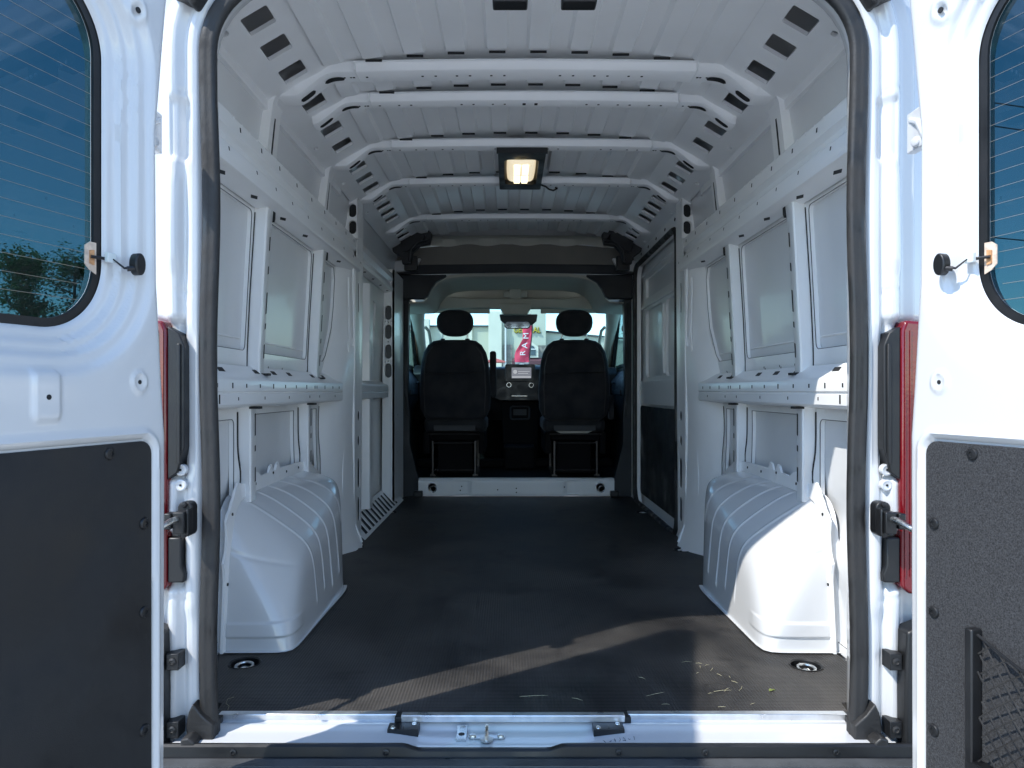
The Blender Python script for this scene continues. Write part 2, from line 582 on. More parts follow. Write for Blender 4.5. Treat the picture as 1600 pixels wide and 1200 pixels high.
for s in (-1, 1):
    fm = lambda u, v, w: (s * (fx(v) + w), u, v)
    b = MB()
    RU = (0.645, 1.365) if s < 0 else (0.58, 1.25)
    RL = (0.565, 1.23)
    up = [rrect(0.02, RU[0] - 0.02, 0.925, 1.392, 0.02), rrect(RU[0] + 0.07, RU[1] - 0.02, 0.925, 1.392, 0.025), [(RU[1] + 0.07, 0.93), (1.62, 0.93), (1.665, 0.96), (1.75, 1.10), (1.765, 1.20), (1.765, 1.34), (1.73, 1.392), (RU[1] + 0.07, 1.392)]]
    b.panel([(0.0, 0.83), (1.84, 0.83), (1.84, 1.45), (0.0, 1.45)], up, fm, 0.016)
    lo = [rrect(0.02, 0.535, 0.03, 0.70, 0.02), wavy(0.65, 1.185, 0.05, 0.71, 0.03), wavy(1.31, 1.53, 0.06, 0.71, 0.035)]
    b.panel([(0.0, 0.0), (1.70, 0.0), (1.70, 0.80), (0.0, 0.80)], lo, fm, 0.016)
    # upper side rail ring above the rail: strip near the roof
    b.panel([(0.0, 1.735), (1.70, 1.735), (1.70, 1.785), (0.0, 1.785)], [], lambda u, v, w: (s * (0.868 + w), u, v), 0.016)
    for (a, c) in ((0.02, RU[0] - 0.03), (RU[0] + 0.08, RU[1] - 0.03), (RU[1] + 0.08, 1.64)):
        b.tube([(s * (skin_x(0, 0.965) - 0.001), a, 0.965), (s * (skin_x(0, 0.965) - 0.001), c, 0.965)], 0.004, 6)
    # spot-weld dimples along the frames
    for k in range(30):
        yy = 0.03 + k * 0.058
        b.lathe((s * (fx(0.90) - 0.0005), yy, 0.905 + 0.002 * math.sin(k * 2.1)), (-s, 0, 0), [(0.0045, 0), (0.0035, 0.0012), (0.0001, 0.0004)], 8)
        if k % 2 == 0:
            b.lathe((s * (fx(0.72) - 0.0005), yy, 0.722), (-s, 0, 0), [(0.0045, 0), (0.0035, 0.0012), (0.0001, 0.0004)], 8)
    b.build("side_frame", M['inner'], van, smooth=30, bevel=0.0015, seg=1)
    # dark joint between the frame openings and the outer skin
    b = MB()
    for h_ in up + lo:
        zm = sum(q[1] for q in h_) / len(h_)
        b.tube([(s * (fx(v) + 0.001), u, v) for u, v in h_], 0.0016, 4, closed=True)
    build_each(b, "panel_joint", M['hole2'], van, smooth=0)
    # small pressed drain marks below the upper windows (dark)
    b = MB()
    for yy in ((0.08, 0.2, 0.33, 0.72, 0.86, 1.02, 1.36, 1.5)):
        for (dy, dz) in ((0, 0), (0.012, 0.006), (0.005, -0.012)) if s > 0 else ((0, 0), (0.0, -0.014)):
            b.cyl((s * (fx(0.875) + 0.002), yy + dy, 0.876 + dz), (s * (fx(0.875) - 0.0008), yy + dy, 0.876 + dz), 0.0045, n=8)
    build_each(b, "fixing_hole", M['hole'], van, smooth=0)

    # vertical ribs
    for (yr, z0, z1, nm) in [(q, 0.84, 1.42, 'u') for q in RU] + [(q, 0.43, 0.752, 'l') for q in RL]:
        if True:
            b = MB()
            n = 14
            def prof(z):
                wob = (0.008 - 0.045 * math.exp(-((z - 0.51) / 0.06) ** 2)) if nm == 'l' else 0.010 * (1 - abs((z - 1.1) / 0.3))
                t = 0.012 * sm(1.3, 1.42, z)
                x0 = fx(z) + 0.002
                x1 = fx(z) - 0.043
                return [(x0, yr + 0.004 - wob * 0.6), (x1 + 0.005, yr - 0.002), (x1, yr + 0.003), (x1, yr + 0.046 + t), (x1 + 0.004, yr + 0.052 + t), (x0, yr + 0.056 + t)]
            rows = []
            zs = lin(z0, z1, n)
            for z in zs:
                rows.append([b.v((s * x, y, z)) for x, y in prof(z)])
            for i in range(n):
                for j in range(5):
                    b.f((rows[i][j], rows[i + 1][j], rows[i + 1][j + 1], rows[i][j + 1]))
            b.f(rows[0]); b.f(rows[-1])
            # slots in the inner face and a dark joint along the near side
            zz = z0 + 0.06
            k = 0
            while zz < z1 - 0.1:
                ln = (0.05, 0.022, 0.075, 0.03)[k % 4]
                x = fx(zz) - 0.043
                x2 = fx(zz + ln) - 0.043
                yy = yr + 0.040
                b.prism([(s * (x - 0.001), yy - 0.004, zz), (s * (x - 0.001), yy + 0.004, zz + 0.003), (s * (x2 - 0.001), yy + 0.004, zz + ln), (s * (x2 - 0.001), yy - 0.004, zz + ln - 0.003)], (s * 0.004, 0, 0), 1)
                zz += ln + (0.05, 0.03, 0.06)[k % 3]
                k += 1
            if nm == 'u':
                b.box(min(s * 0.868, s * 0.90), max(s * 0.868, s * 0.90), yr + 0.010, yr + 0.036, 0.842, 0.850, 1)
                b.prism([(s * (fx(1.39) - 0.045), yr + 0.052 + q * 0.028, z) for q, z in ((0.2, 1.412), (1, 1.412), (0.9, 1.385), (0.6, 1.372), (0.3, 1.385))], (s * 0.02, 0, 0), 1)
            else:
                b.box(min(s * 0.868, s * 0.90), max(s * 0.868, s * 0.90), yr - 0.002, yr + 0.03, 0.732, 0.740, 1)
            b.build("wall_rib", [M['inner'], M['hole']], van, smooth=40)
            # joint line: thin dark gap where rib meets frame
            b = MB()
            pts = []
            for z in lin(z0 + 0.03, z1 - 0.03, 12):
                wob = (0.008 - 0.045 * math.exp(-((z - 0.51) / 0.06) ** 2)) if nm == 'l' else 0.010 * (1 - abs((z - 1.1) / 0.3))
                pts.append((s * (fx(z) - 0.001), yr + 0.001 - wob * 0.6, z))
            b.tube(pts, 0.0032 if nm == 'l' else 0.0024, 5)
            b.build("rib_joint", M['hole'], van, smooth=0)

    # rails
    yr0, yr1 = -0.005, 1.985
    b = MB()
    up = [(0.900, 1.594), (0.854, 1.584), (0.847, 1.575), (0.844, 1.528), (0.862, 1.516), (0.863, 1.500), (0.834, 1.474), (0.827, 1.436), (0.832, 1.420), (0.842, 1.412), (0.905, 1.402)]
    ids = [[b.v((s * x, y, z)) for x, z in up] for y in (yr0, 0.30, 0.304, yr1)]
    for i in (0, 1, 2):
        for j in range(len(up) - 1):
            b.f((ids[i][j], ids[i + 1][j], ids[i + 1][j + 1], ids[i][j + 1]))
    for yy in (0.12, 0.34, 0.52, 0.70, 0.90, 1.10, 1.30, 1.50, 1.70, 1.88):     # small holes in the upper band
        b.prism([(s * 0.8445, yy, 1.548), (s * 0.8445, yy + 0.008, 1.548), (s * 0.8455, yy + 0.008, 1.562), (s * 0.8455, yy, 1.562)], (s * 0.01, 0, 0), 1)
        b.prism([(s * 0.8300, yy + 0.1, 1.455), (s * 0.8300, yy + 0.106, 1.455), (s * 0.8316, yy + 0.106, 1.466), (s * 0.8316, yy + 0.1, 1.466)], (s * 0.01, 0, 0), 1)
    for yy in (0.26, 0.52, 0.81, 1.09, 1.65):              # lozenge drain holes in the underside
        xx = 0.868
        pz = lambda x: 1.412 - (x - 0.842) * 0.159 - 0.001
        P = [(-0.028, 0), (0, 0.011), (0.028, 0), (0, -0.011)]
        b.prism([(s * (xx + q), yy + p, pz(xx + q)) for p, q in P], (0, 0, 0.008), 1)
    # spot welds on the upper lip
    for k in range(26):
        yy = 0.3 + k * 0.063
        b.lathe((s * 0.847, yy, 1.574), (-s, 0, 0.1), [(0.006, 0), (0.005, 0.0012), (0.001, 0.0014)], 8)
    b.build("upper_rail", [M['inner'], M['hole']], van, smooth=30)
    b = MB()
    mr = [(0.925, 0.872), (0.868, 0.832), (0.862, 0.828), (0.859, 0.822), (0.859, 0.790), (0.866, 0.787), (0.866, 0.783), (0.861, 0.780), (0.861, 0.750), (0.866, 0.744), (0.93, 0.735)]
    ids = [[b.v((s * x, y, z)) for x, z in mr] for y in (yr0, yr1 - 0.28)]
    for j in range(len(mr) - 1):
        b.f((ids[0][j], ids[1][j], ids[1][j + 1], ids[0][j + 1]))
    for k, yy in enumerate((0.10, 0.18, 0.21, 0.32, 0.43, 0.55, 0.68, 0.81, 0.94, 1.08, 1.20, 1.23, 1.36, 1.50, 1.62)):
        hh = 0.006 if k % 3 else 0.008
        b.prism([(s * 0.8582, yy + a, 0.806 + c) for a, c in ((-0.004, -hh), (0.004, -hh), (0.004, hh), (-0.004, hh))], (s * 0.006, 0, 0), 1)
        if k % 2:
            b.prism([(s * 0.8602, yy + 0.05 + a, 0.767 + c) for a, c in ((-0.003, -0.005), (0.003, -0.005), (0.003, 0.005), (-0.003, 0.005))], (s * 0.006, 0, 0), 1)
    b.prism([(s * 0.8602, 0.23 + a, 0.767 + c) for a, c in ((-0.004, -0.013), (0.004, -0.013), (0.004, 0.013), (-0.004, 0.013))], (s * 0.006, 0, 0), 1)
    for yy in (0.16, 0.33, 0.62, 0.80, 0.98, 1.30, 1.48):        # openings in the sloping ledge
        P = [(-0.03, 0.890), (0.015, 0.890), (0.035, 0.908), (-0.01, 0.908)]
        b.prism([(s * q, yy + p, 0.832 + (q - 0.868) * 0.7018 + 0.001) for p, q in P], (0, 0, -0.008), 1)
    b.build("middle_rail", [M['inner'], M['hole']], van, smooth=30)

    # pillar ahead of the load bay panels, with its oval openings
    b = MB()
    y0, y1 = 1.60, 2.06
    zs = [-0.01, 0.10, 0.30, 0.50, 0.56, 0.62, 0.68, 0.75, 0.82, 0.88, 0.95, 1.02, 1.08, 1.20, 1.38, 1.46]
    def pp(z):
        k = 0.035 * sm(0.45, 0.62, z) - 0.03 * sm(0.62, 0.85, z)
        f = 0.045 * (1 - sm(0.0, 0.15, z))
        y_ = 1.58 + 0.19 * sm(0.80, 1.12, z)
        return [(fx(z) + 0.001, y_ - k), (fx(z) - 0.010, y_ + 0.012 - k), (0.886 - 0.015 * sm(1.2, 1.6, z), y_ + 0.07 - k * 0.8), (0.856 - f, max(y_ + 0.15, 1.78)), (0.846 - f - 0.012 * sm(1.3, 1.7, z), 1.90)]
    rows = [[b.v((s * x, y, z)) for x, y in pp(z)] for z in zs]
    for i in range(len(zs) - 1):
        for j in range(4):
            b.f((rows[i][j], rows[i + 1][j], rows[i + 1][j + 1], rows[i][j + 1]))
    holes = [oval(2.00, 1.28, 0.03, 0.16), oval(2.00, 0.66, 0.05, 0.055), oval(2.00, 0.53, 0.05, 0.055), oval(2.00, 0.36, 0.055, 0.16), oval(2.00, 0.17, 0.05, 0.13), rrect(1.915, 1.94, 0.145, 0.17, 0.004)]
    b.panel([(1.90, -0.01), (y1, -0.01), (y1, 1.79), (1.93, 1.79), (1.93, 1.46), (1.90, 1.46)], holes, lambda u, v, w: (s * (0.846 - 0.012 * sm(1.3, 1.7, v) + w), u, v), 0.003, hm=1)  # dark plates behind the ovals paint the shade of the cavity
    hs = [oval(0.864, 1.722, 0.040, 0.070), oval(0.864, 1.635, 0.040, 0.070)]
    b.panel([(0.834, 1.58), (0.905, 1.58), (0.895, 1.80), (0.834, 1.80)], hs, lambda u, v, w: (s * u, 1.93 + w, v), 0.02, hm=1)
    b.quad((s * 0.846, y1, -0.01), (s * 0.93, y1 + 0.03, -0.01), (s * 0.93, y1 + 0.03, 1.79), (s * 0.834, y1, 1.79))
    b.build("side_pillar", [M['inner'], M['hole']], van, smooth=30, bevel=0.002, seg=1)
    b = MB()      # folded edges of the pillar
    b.tube([(s * (0.848 - 0.045 * (1 - sm(0, 0.15, z))), 1.885 + 0.012 * math.sin(z * 8) * sm(0.2, 0.5, z), z) for z in lin(0.02, 1.44, 40)], 0.006, 6)
    b.tube([(s * (0.872 - 0.008 * z), 1.74 + 0.10 * sm(0.5, 1.1, z) + 0.012 * math.sin(z * 13), z) for z in lin(0.16, 1.36, 40)], 0.004, 6)
    build_each(b, "folded_edge", M['inner'], van, smooth=60)
    # creases and bolt plate low on the pillar
    b = MB()
    b.tube([(s * (fx(z) - 0.001), (1.58 + 0.19 * sm(0.80, 1.12, z)) - 0.035 * sm(0.45, 0.62, z) + 0.03 * sm(0.62, 0.85, z) - 0.002, z) for z in lin(0.05, 0.72, 20)], 0.0022, 5)
    b.build("pillar_joint", M['hole'], van, smooth=0)

# ---- left forward section: frame, rib, column with ovals, sill louvres
s = -1
b = MB()
fm = lambda u, v, w: (s * (fx(v) + w), u, v)
b.panel([(2.06, 0.83), (3.30, 0.83), (3.30, 1.47), (2.06, 1.47)], [rrect(2.13, 2.40, 0.90, 1.38, 0.03), rrect(2.52, 2.86, 0.90, 1.36, 0.04)], fm, 0.016)
b.panel([(2.06, 0.0), (3.30, 0.0), (3.30, 0.80), (2.06, 0.80)], [rrect(2.13, 2.40, 0.12, 0.70, 0.03), wavy(2.55, 2.86, 0.12, 0.68, 0.03)], fm, 0.016)
b.build("side_frame", M['inner'], van, smooth=30, bevel=0.0015, seg=1)
b = MB()
prof = [(0.93, 0.86), (0.862, 0.83), (0.858, 0.82), (0.858, 0.79), (0.864, 0.785), (0.860, 0.78), (0.860, 0.75), (0.93, 0.735)]
for p, q in zip(prof, prof[1:]):
    b.quad((s * p[0], 2.06, p[1]), (s * p[0], 3.0, p[1]), (s * q[0], 3.0, q[1]), (s * q[0], 2.06, q[1]))
b.build("middle_rail", M['inner'], van, smooth=30)
b = MB()
for (z0, z1) in ((0.85, 1.42), (0.1, 0.745)):
    b = MB()
    for k in range(8):
        za, zb = z0 + (z1 - z0) * k / 8, z0 + (z1 - z0) * (k + 1) / 8
        P = lambda z: [(fx(z), 2.40), (0.872, 2.42), (0.868, 2.43), (0.868, 2.50), (fx(z), 2.52)]
        A, B = P(za), P(zb)
        for j in range(4):
            b.quad((s * A[j][0], A[j][1], za), (s * A[j + 1][0], A[j + 1][1], za), (s * B[j + 1][0], B[j + 1][1], zb), (s * B[j][0], B[j][1], zb))
    b.build("wall_rib", M['inner'], van, smooth=30)
b = MB()
holes = [oval(0.880, z, 0.046, 0.098) for z in (1.325, 1.195, 1.06, 0.93)] + [oval(0.880, z, 0.010, 0.010, 2) for z in (1.26, 1.127, 0.995)] \
    + [oval(0.860, z, 0.006, 0.008, 2) for z in (1.265, 0.99)] + [oval(0.900, z, 0.006, 0.008, 2) for z in (1.265, 0.99)]
b.panel([(0.842, 0.0), (0.925, 0.0), (0.918, 1.0), (0.905, 1.62), (0.842, 1.62)], holes, lambda u, v, w: (s * u, 3.12 + w, v), 0.03, hm=1)
b.panel([(3.12, 0.0), (3.56, 0.0), (3.56, 1.62), (3.12, 1.62)], [oval(3.3, z, 0.03, 0.012, 2) for z in (0.62, 0.5, 0.36)], lambda u, v, w: (s * (0.842 + w), u, v), 0.01, hm=1)
b.build("side_pillar", [M['inner'], M['hole2']], van, smooth=30, bevel=0.002, seg=1)
b = MB()
prof = [(0.90, 1.60), (0.852, 1.59), (0.846, 1.55), (0.866, 1.53), (0.845, 1.49), (0.852, 1.47), (0.90, 1.46)]
for p, q in zip(prof, prof[1:]):
    b.quad((s * p[0], 2.06, p[1]), (s * p[0], 3.5, p[1]), (s * q[0], 3.5, q[1]), (s * q[0], 2.06, q[1]))
for yy in (2.3, 2.55, 2.8, 3.05, 3.3):
    b.prism([(s * 0.875, yy - 0.02, 1.4648), (s * 0.885, yy, 1.4628), (s * 0.875, yy + 0.02, 1.4648), (s * 0.865, yy, 1.4668)], (0, 0, 0.004), 1)
b.build("upper_rail", [M['inner'], M['hole']], van, smooth=30)
# sloping floor edge with slanted cut-outs
b = MB()
hs = []
for k in range(11):
    y = 2.10 + k * 0.105
    hs.append([(y, 0.12), (y + 0.068, 0.12), (y + 0.090, 0.84), (y + 0.030, 0.84)])
b.panel([(2.02, 0.0), (3.40, 0.0), (3.40, 1.0), (2.02, 1.0)], hs, lambda u, v, w: (s * (0.815 + 0.11 * v + w * 0.6), u, 0.004 + 0.11 * v - w * 0.6), 0.004, hm=1)
b.build("floor_edge_grille", [M['inner'], M['hole']], van, smooth=30)

# ---- right forward section: sliding door and its opening
s = 1
b = MB()
# frame around the opening
ho = rrect(2.13, 3.42, -0.02, 1.68, 0.10, 6)
b.panel([(2.0, -0.05), (3.62, -0.05), (3.62, 1.79), (2.0, 1.79)], [ho], lambda u, v, w: (0.862 + w, u, v), 0.04)
b.build("side_door_surround", M['inner'], van, smooth=30, bevel=0.003)
b = MB()
ho = rrect(2.125, 3.425, 0.0, 1.685, 0.10, 6)
b.tube([(0.858, u, v) for u, v in ho], 0.017, 8, closed=True)
b.build("door_seal", M['seal'], van)
b = MB()
for yy, zz in ((2.2, 1.74), (2.45, 1.74), (2.7, 1.74), (2.95, 1.74), (3.2, 1.74)):
    b.prism([(0.8612, yy - 0.02, zz), (0.8612, yy, zz + 0.012), (0.8612, yy + 0.02, zz), (0.8612, yy, zz - 0.012)], (0.004, 0, 0))
build_each(b, "fixing_hole", M['hole'], van, smooth=0)
sd = part_empty("sliding_door", van)
b = MB()
hl = [rrect(2.20, 2.68, 0.885, 1.355, 0.05), rrect(2.76, 3.30, 0.885, 1.355, 0.05), rrect(2.40, 3.30, 1.44, 1.58, 0.02)]
b.panel([(2.0, -0.05), (3.6, -0.05), (3.6, 1.70), (2.0, 1.70)], hl, lambda u, v, w: (0.915 + w, u, v), 0.02)
b.box(0.893, 0.915, 2.1, 3.45, 0.70, 0.86)
b.box(0.898, 0.915, 2.1, 3.45, 1.375, 1.40)
b.box(0.903, 0.915, 2.1, 3.45, 1.61, 1.63)
b.tube([(0.916, 2.70, 0.90), (0.912, 2.715, 1.1), (0.916, 2.72, 1.34)], 0.012, 8)
b.build("inner_panel", M['inner'], sd, smooth=30, bevel=0.004)
b = MB()
b.quad((0.948, 1.98, -0.1), (0.948, 3.62, -0.1), (0.93, 3.62, 1.72), (0.93, 1.98, 1.72))
b.build("outer_panel", M['skin'], sd, smooth=0)
b = MB()
b.prism([(0.890, u, v) for u, v in rrect(2.16, 3.38, 0.06, 0.685, 0.03)], (0.006, 0, 0))
b.build("trim_board", M['trimdark'], sd, smooth=30)
b = MB()
b.box(0.842, 0.865, 2.07, 2.125, 0.37, 0.52)
b.build("door_latch", M['plastic'], sd, smooth=30, bevel=0.004)

# ------------------------------------------------------------------ roof
BOWS = [0.66, 0.915, 1.41, 1.97, 2.735]
BW = [0.085, 0.065, 0.07, 0.075, 0.08]
def zr(x):
    return 1.945 - 0.055 * (abs(x) / 0.66) ** 2.4
EDG = [-0.02] + BOWS + [3.34]
def roofz(x, y):
    z = zr(x)
    u = (x / 0.138) % 1.0
    tr = sm(0.0, 0.07, u) - sm(0.53, 0.60, u)
    for i in range(6):
        a = EDG[i] + (BW[i - 1] if i else 0) ; c = EDG[i + 1]
        if a <= y <= c:
            f = sm(a - 0.01, a + 0.05, y) * (1 - sm(c - 0.035, c - 0.008, y))
            return z - 0.017 * tr * f
    return z
xs = []
k = -5
while k <= 5:
    for t in (0.0, 0.03, 0.07, 0.10, 0.30, 0.50, 0.53, 0.57, 0.60, 0.8):
        x = (k + t) * 0.138
        if -0.67 < x < 0.67:
            xs.append(x)
    k += 1
xs = [-0.672] + xs + [0.672]
ysr = set()
for i in range(6):
    a = EDG[i] + (BW[i - 1] if i else 0); c = EDG[i + 1]
    for t in (-0.01, 0.0, 0.02, 0.035, 0.05):
        ysr.add(round(a + t, 4))
    for t in (-0.035, -0.025, -0.015, -0.008, 0):
        ysr.add(round(c + t, 4))
    for t in lin(a + 0.08, c - 0.06, 3):
        ysr.add(round(t, 4))
b = MB()
b.grid(xs, sorted(ysr), lambda x, y: (x, y, roofz(x, y)))
b.build("roof_skin", M['roof'], van, smooth=25)

SQ = [(0.255, 0.41, 0.577), (0.83,), (1.09, 1.27), (1.575, 1.74, 1.90), (2.13, 2.27, 2.41, 2.55), (2.90, 3.03, 3.16)]
for s in (-1, 1):
    b = MB()
    U0, U1 = (0.668, 1.885), (0.872, 1.765)
    L_ = math.hypot(U1[0] - U0[0], U1[1] - U0[1])
    nrm = Vector((U0[1] - U1[1], 0, U1[0] - U0[0])).normalized()
    def fm(u, v, w):
        t = v / L_
        return (s * (U0[0] + (U1[0] - U0[0]) * t + nrm.x * w), u, U0[1] + (U1[1] - U0[1]) * t + nrm.z * w)
    for i in range(6):
        a = EDG[i]; c = EDG[i + 1]
        hs = [rrect(y - 0.044, y + 0.044, 0.066, 0.150, 0.006, 2) for y in SQ[i]]
        if c - a > 0.4:
            hs.append(oval(a + 0.25, 0.205, 0.026, 0.018, 4))
        b.panel([(a, -0.004), (c, -0.004), (c, L_), (a, L_)], hs, fm, 0.012, rim=False)
    b.build("roof_side_panel", M['roof'], van, smooth=25)

BOWP = [(-0.875, 1.785), (-0.79, 1.785), (-0.765, 1.790), (-0.69, 1.852), (-0.665, 1.864), (-0.63, 1.867), (-0.3, 1.873), (0, 1.875), (0.3, 1.873), (0.63, 1.867), (0.665, 1.864), (0.69, 1.852), (0.765, 1.790), (0.79, 1.785), (0.875, 1.785)]
for _ in range(2):      # soften the bends
    q_ = [BOWP[0]]
    for a_, b_ in zip(BOWP, BOWP[1:]):
        q_ += [(a_[0] * .75 + b_[0] * .25, a_[1] * .75 + b_[1] * .25), (a_[0] * .25 + b_[0] * .75, a_[1] * .25 + b_[1] * .75)]
    BOWP = q_ + [BOWP[-1]]
def offs(path, d):
    out = []
    for k, p in enumerate(path):
        a = Vector(path[max(0, k - 1)]); c = Vector(path[min(len(path) - 1, k + 1)])
        t = (c - a).normalized()
        out.append((p[0] - t.y * d, p[1] + t.x * d))
    return out
for bi, (y, wd) in enumerate(zip(BOWS, BW)):
    b = MB()
    kx = 1.0
    P = BOWP
    sec = [(-0.018, 0.030), (-0.006, 0.028), (0.0, 0.020), (0.004, 0.004), (0.010, 0.0), (wd - 0.006, 0.0), (wd, 0.006), (wd + 0.004, 0.040)]
    if bi == 1:
        P = [p for p in P if abs(p[0]) < 0.80]
    rails = [[b.v((x, y + dy, z)) for x, z in offs(P, up)] for dy, up in sec]
    for i in range(len(rails) - 1):
        for j in range(len(P) - 1):
            b.f((rails[i][j], rails[i + 1][j], rails[i + 1][j + 1], rails[i][j + 1]))
    b.f([r[0] for r in rails]); b.f([r[-1] for r in rails])
    # small holes along the underside, dark blocks coloured as their shade
    zz = lambda x: interp(x, [(p[0], p[1]) for p in P]) - 0.0008
    for j in range(-5, 6):
        for dx in (0, 0.045):
            x = j * 0.118 + dx
            if (j * 7 + bi) % 4 == 0 or abs(x) > 0.62:
                continue
            hw = 0.004 if j else 0.006
            hl_ = 0.004 if j else 0.009
            b.prism([(x - hw, y + wd * 0.5 - hl_, zz(x)), (x + hw, y + wd * 0.5 - hl_, zz(x)), (x + hw, y + wd * 0.5 + hl_, zz(x)), (x - hw, y + wd * 0.5 + hl_, zz(x))], (0, 0, 0.005), 1)
    for s in (-1, 1):     # curved slots at the bends, dark faces painted as their shade
        for (xa, xb) in ((0.622, 0.690), (0.722, 0.772)):
            q = []
            for t in lin(xa, xb, 12):
                k = math.sqrt(max(0, 1 - abs((2 * t - xa - xb) / (xb - xa)) ** 5))
                q.append((s * t, y + wd * (0.55 - 0.17 * k), zz(t) - 0.0012))
            for t in lin(xb, xa, 12):
                k = math.sqrt(max(0, 1 - abs((2 * t - xa - xb) / (xb - xa)) ** 5))
                q.append((s * t, y + wd * (0.55 + 0.17 * k), zz(t) - 0.0012))
            for e in range(12):
                a0, a1 = q[e], q[e + 1]
                b1, b0 = q[25 - e - 1], q[25 - e]
                b.quad(a0, a1, b1, b0, 1)
                up_ = 0.006
        for x in (0.60, 0.622):
            b.cyl((s * x, y + wd * 0.5, zz(x)), (s * x, y + wd * 0.5, zz(x) + 0.004), 0.004, n=8, m=1)
    if bi == 0 or bi == 2:
        for s in (-1, 1):
            b.prism([(s * x, y - 0.012, z) for x, z in ((0.872, 1.58), (0.858, 1.70), (0.850, 1.76), (0.838, 1.79), (0.91, 1.79), (0.91, 1.58))], (0, 0.032, 0))
            b.prism([(s * x, y + 0.0205, z) for x, z in ((0.880, 1.58), (0.868, 1.70), (0.860, 1.76), (0.848, 1.79), (0.91, 1.79), (0.91, 1.58))], (0, wd, 0))
            b.prism([(s * 0.8765, y + 0.048, 1.605), (s * 0.8765, y + 0.060, 1.605), (s * 0.8635, y + 0.060, 1.735), (s * 0.8635, y + 0.048, 1.735)], (s * 0.005, 0, 0), 1)
    for j in range(-5, 5):       # dark boxes painted as the shade in gaps between roof and bow
        xa, xb = (j + 0.10) * 0.138, (j + 0.50) * 0.138
        if abs(xa) < 0.60 and abs(xb) < 0.60:
            zt_ = zr((xa + xb) / 2)
            b.box(xa, xb, y - 0.022, y - 0.0165, zt_ - 0.0215, zt_ - 0.015, 1)
    # seam where the centre piece overlaps the corner piece
    for s in (-1, 1):
        x = 0.575
        b.box(min(s * x, s * (x + 0.004)), max(s * x, s * (x + 0.004)), y - 0.0190, y + wd * 0.9, zz(x) - 0.0006, zz(x) + 0.028, 0)
    b.build("roof_bow", [M['inner'], M['hole']], van, smooth=35)
    # the gap shade between roof pressings and bow is the dark boxes above
# rear header of the roof inside the opening
# ------------------------------------------------------------------ rear opening: swept frame and seal
def opening_path(dx, n=10):
    """rounded portal, offset outwards by dx from x=.785/top 1.80"""
    r = 0.20 + dx
    pts = [(-0.785 - dx, z) for z in lin(-0.03, 1.59, 200)]
    for k in range(n + 1):
        a = R(180 - 90 * k / n)
        pts.append((-0.585 + r * math.cos(a), 1.60 + r * math.sin(a), 0, 0))
    pts += [(0, 1.80 + dx + 0.012, 0, 0)]
    for k in range(n + 1):
        a = R(90 - 90 * k / n)
        pts.append((0.585 + r * math.cos(a), 1.60 + r * math.sin(a), 0, 0))
    pts += [(0.785 + dx, z) for z in lin(1.59, -0.03, 200)]
    return [(p[0], p[1]) for p in pts]
sec = [(0.075, 0.05), (0.03, 0.045), (0.0, 0.03), (-0.012, -0.01), (-0.012, -0.05), (-0.004, -0.062), (0.006, -0.072), (0.016, -0.076), (0.026, -0.075), (0.031, -0.071), (0.036, -0.070), (0.042, -0.076), (0.050, -0.086), (0.058, -0.089), (0.066, -0.087), (0.073, -0.078), (0.080, -0.066), (0.088, -0.052), (0.10, -0.046), (0.125, -0.046), (0.135, -0.03), (0.19, -0.02), (0.225, -0.005), (0.238, 0.03), (0.245, 0.10)]
def press(o, x, z):
    """pressed pockets, seams and steps of the rear pillars"""
    if abs(x) < 0.70:
        return 0.0
    bx_ = lambda v, a, c, e_: sm(a - e_, a + e_, v) * (1 - sm(c - e_, c + e_, v))
    d = 0.010 * bx_(o, 0.022, 0.066, 0.006) * bx_(z, 1.335, 1.475, 0.010)
    d -= 0.005 * bx_(o, 0.040, 0.085, 0.008) * bx_(z, 1.08, 1.30, 0.03)
    d += 0.020 * bx_(o, 0.036, 0.30, 0.005) * bx_(z, 0.33, 0.955, 0.012) * (1 - bx_(z, 0.46, 0.585, 0.01))
    d -= 0.007 * bx_(o, 0.0, 0.038, 0.010) * bx_(z, 0.27, 0.50, 0.03)
    d += 0.006 * bx_(o, 0.012, 0.034, 0.004) * bx_(z, 0.60, 0.92, 0.04)
    for zz_, w_ in ((1.49, 0.003), (0.168, 0.003), (0.30, 0.004), (1.02, 0.003)):
        d += 0.0035 * math.exp(-((z - zz_ - 0.25 * (o - 0.03)) / w_) ** 2) * bx_(o, 0.018, 0.09, 0.006)
    d += 0.003 * math.sin(z * 17 + o * 60) * bx_(o, 0.03, 0.09, 0.01) * 0.5
    return d
sec2 = []
for (o0, y0_), (o1, y1_) in zip(sec, sec[1:]):
    n_ = 3 if 0 < o0 < 0.13 else 1
    for k in range(n_):
        sec2.append((o0 + (o1 - o0) * k / n_, y0_ + (y1_ - y0_) * k / n_))
sec2.append(sec[-1])
sec = sec2
b = MB()
rails = [[b.v((x, y + press(o_, x, z), z)) for x, z in opening_path(o_)] for o_, y in sec]
for i in range(len(rails) - 1):
    for j in range(len(rails[0]) - 1):
        b.f((rails[i][j], rails[i + 1][j], rails[i + 1][j + 1], rails[i][j + 1]))
b.build("rear_frame", M['paint'], van, smooth=60)
b = MB()
for s in (-1, 1):    # pressed rings with a centre hole beside the lamps
    for z in (0.606, 0.570):
        b = MB()
        b.lathe((s * 0.824, -0.0850, z), (0, -1, 0), [(0.0135, -0.012), (0.0135, 0.0005), (0.010, 0.0018), (0.007, 0.0004), (0.0001, 0.0004)], 20, 0)
        b.lathe((s * 0.824, -0.0858, z), (0, -1, 0), [(0.0028, 0), (0.0028, 0.0012), (0.0001, 0.0012)], 12, 1)
        b.build("locating_pad", [M['paint'], M['hole']], van, smooth=40)

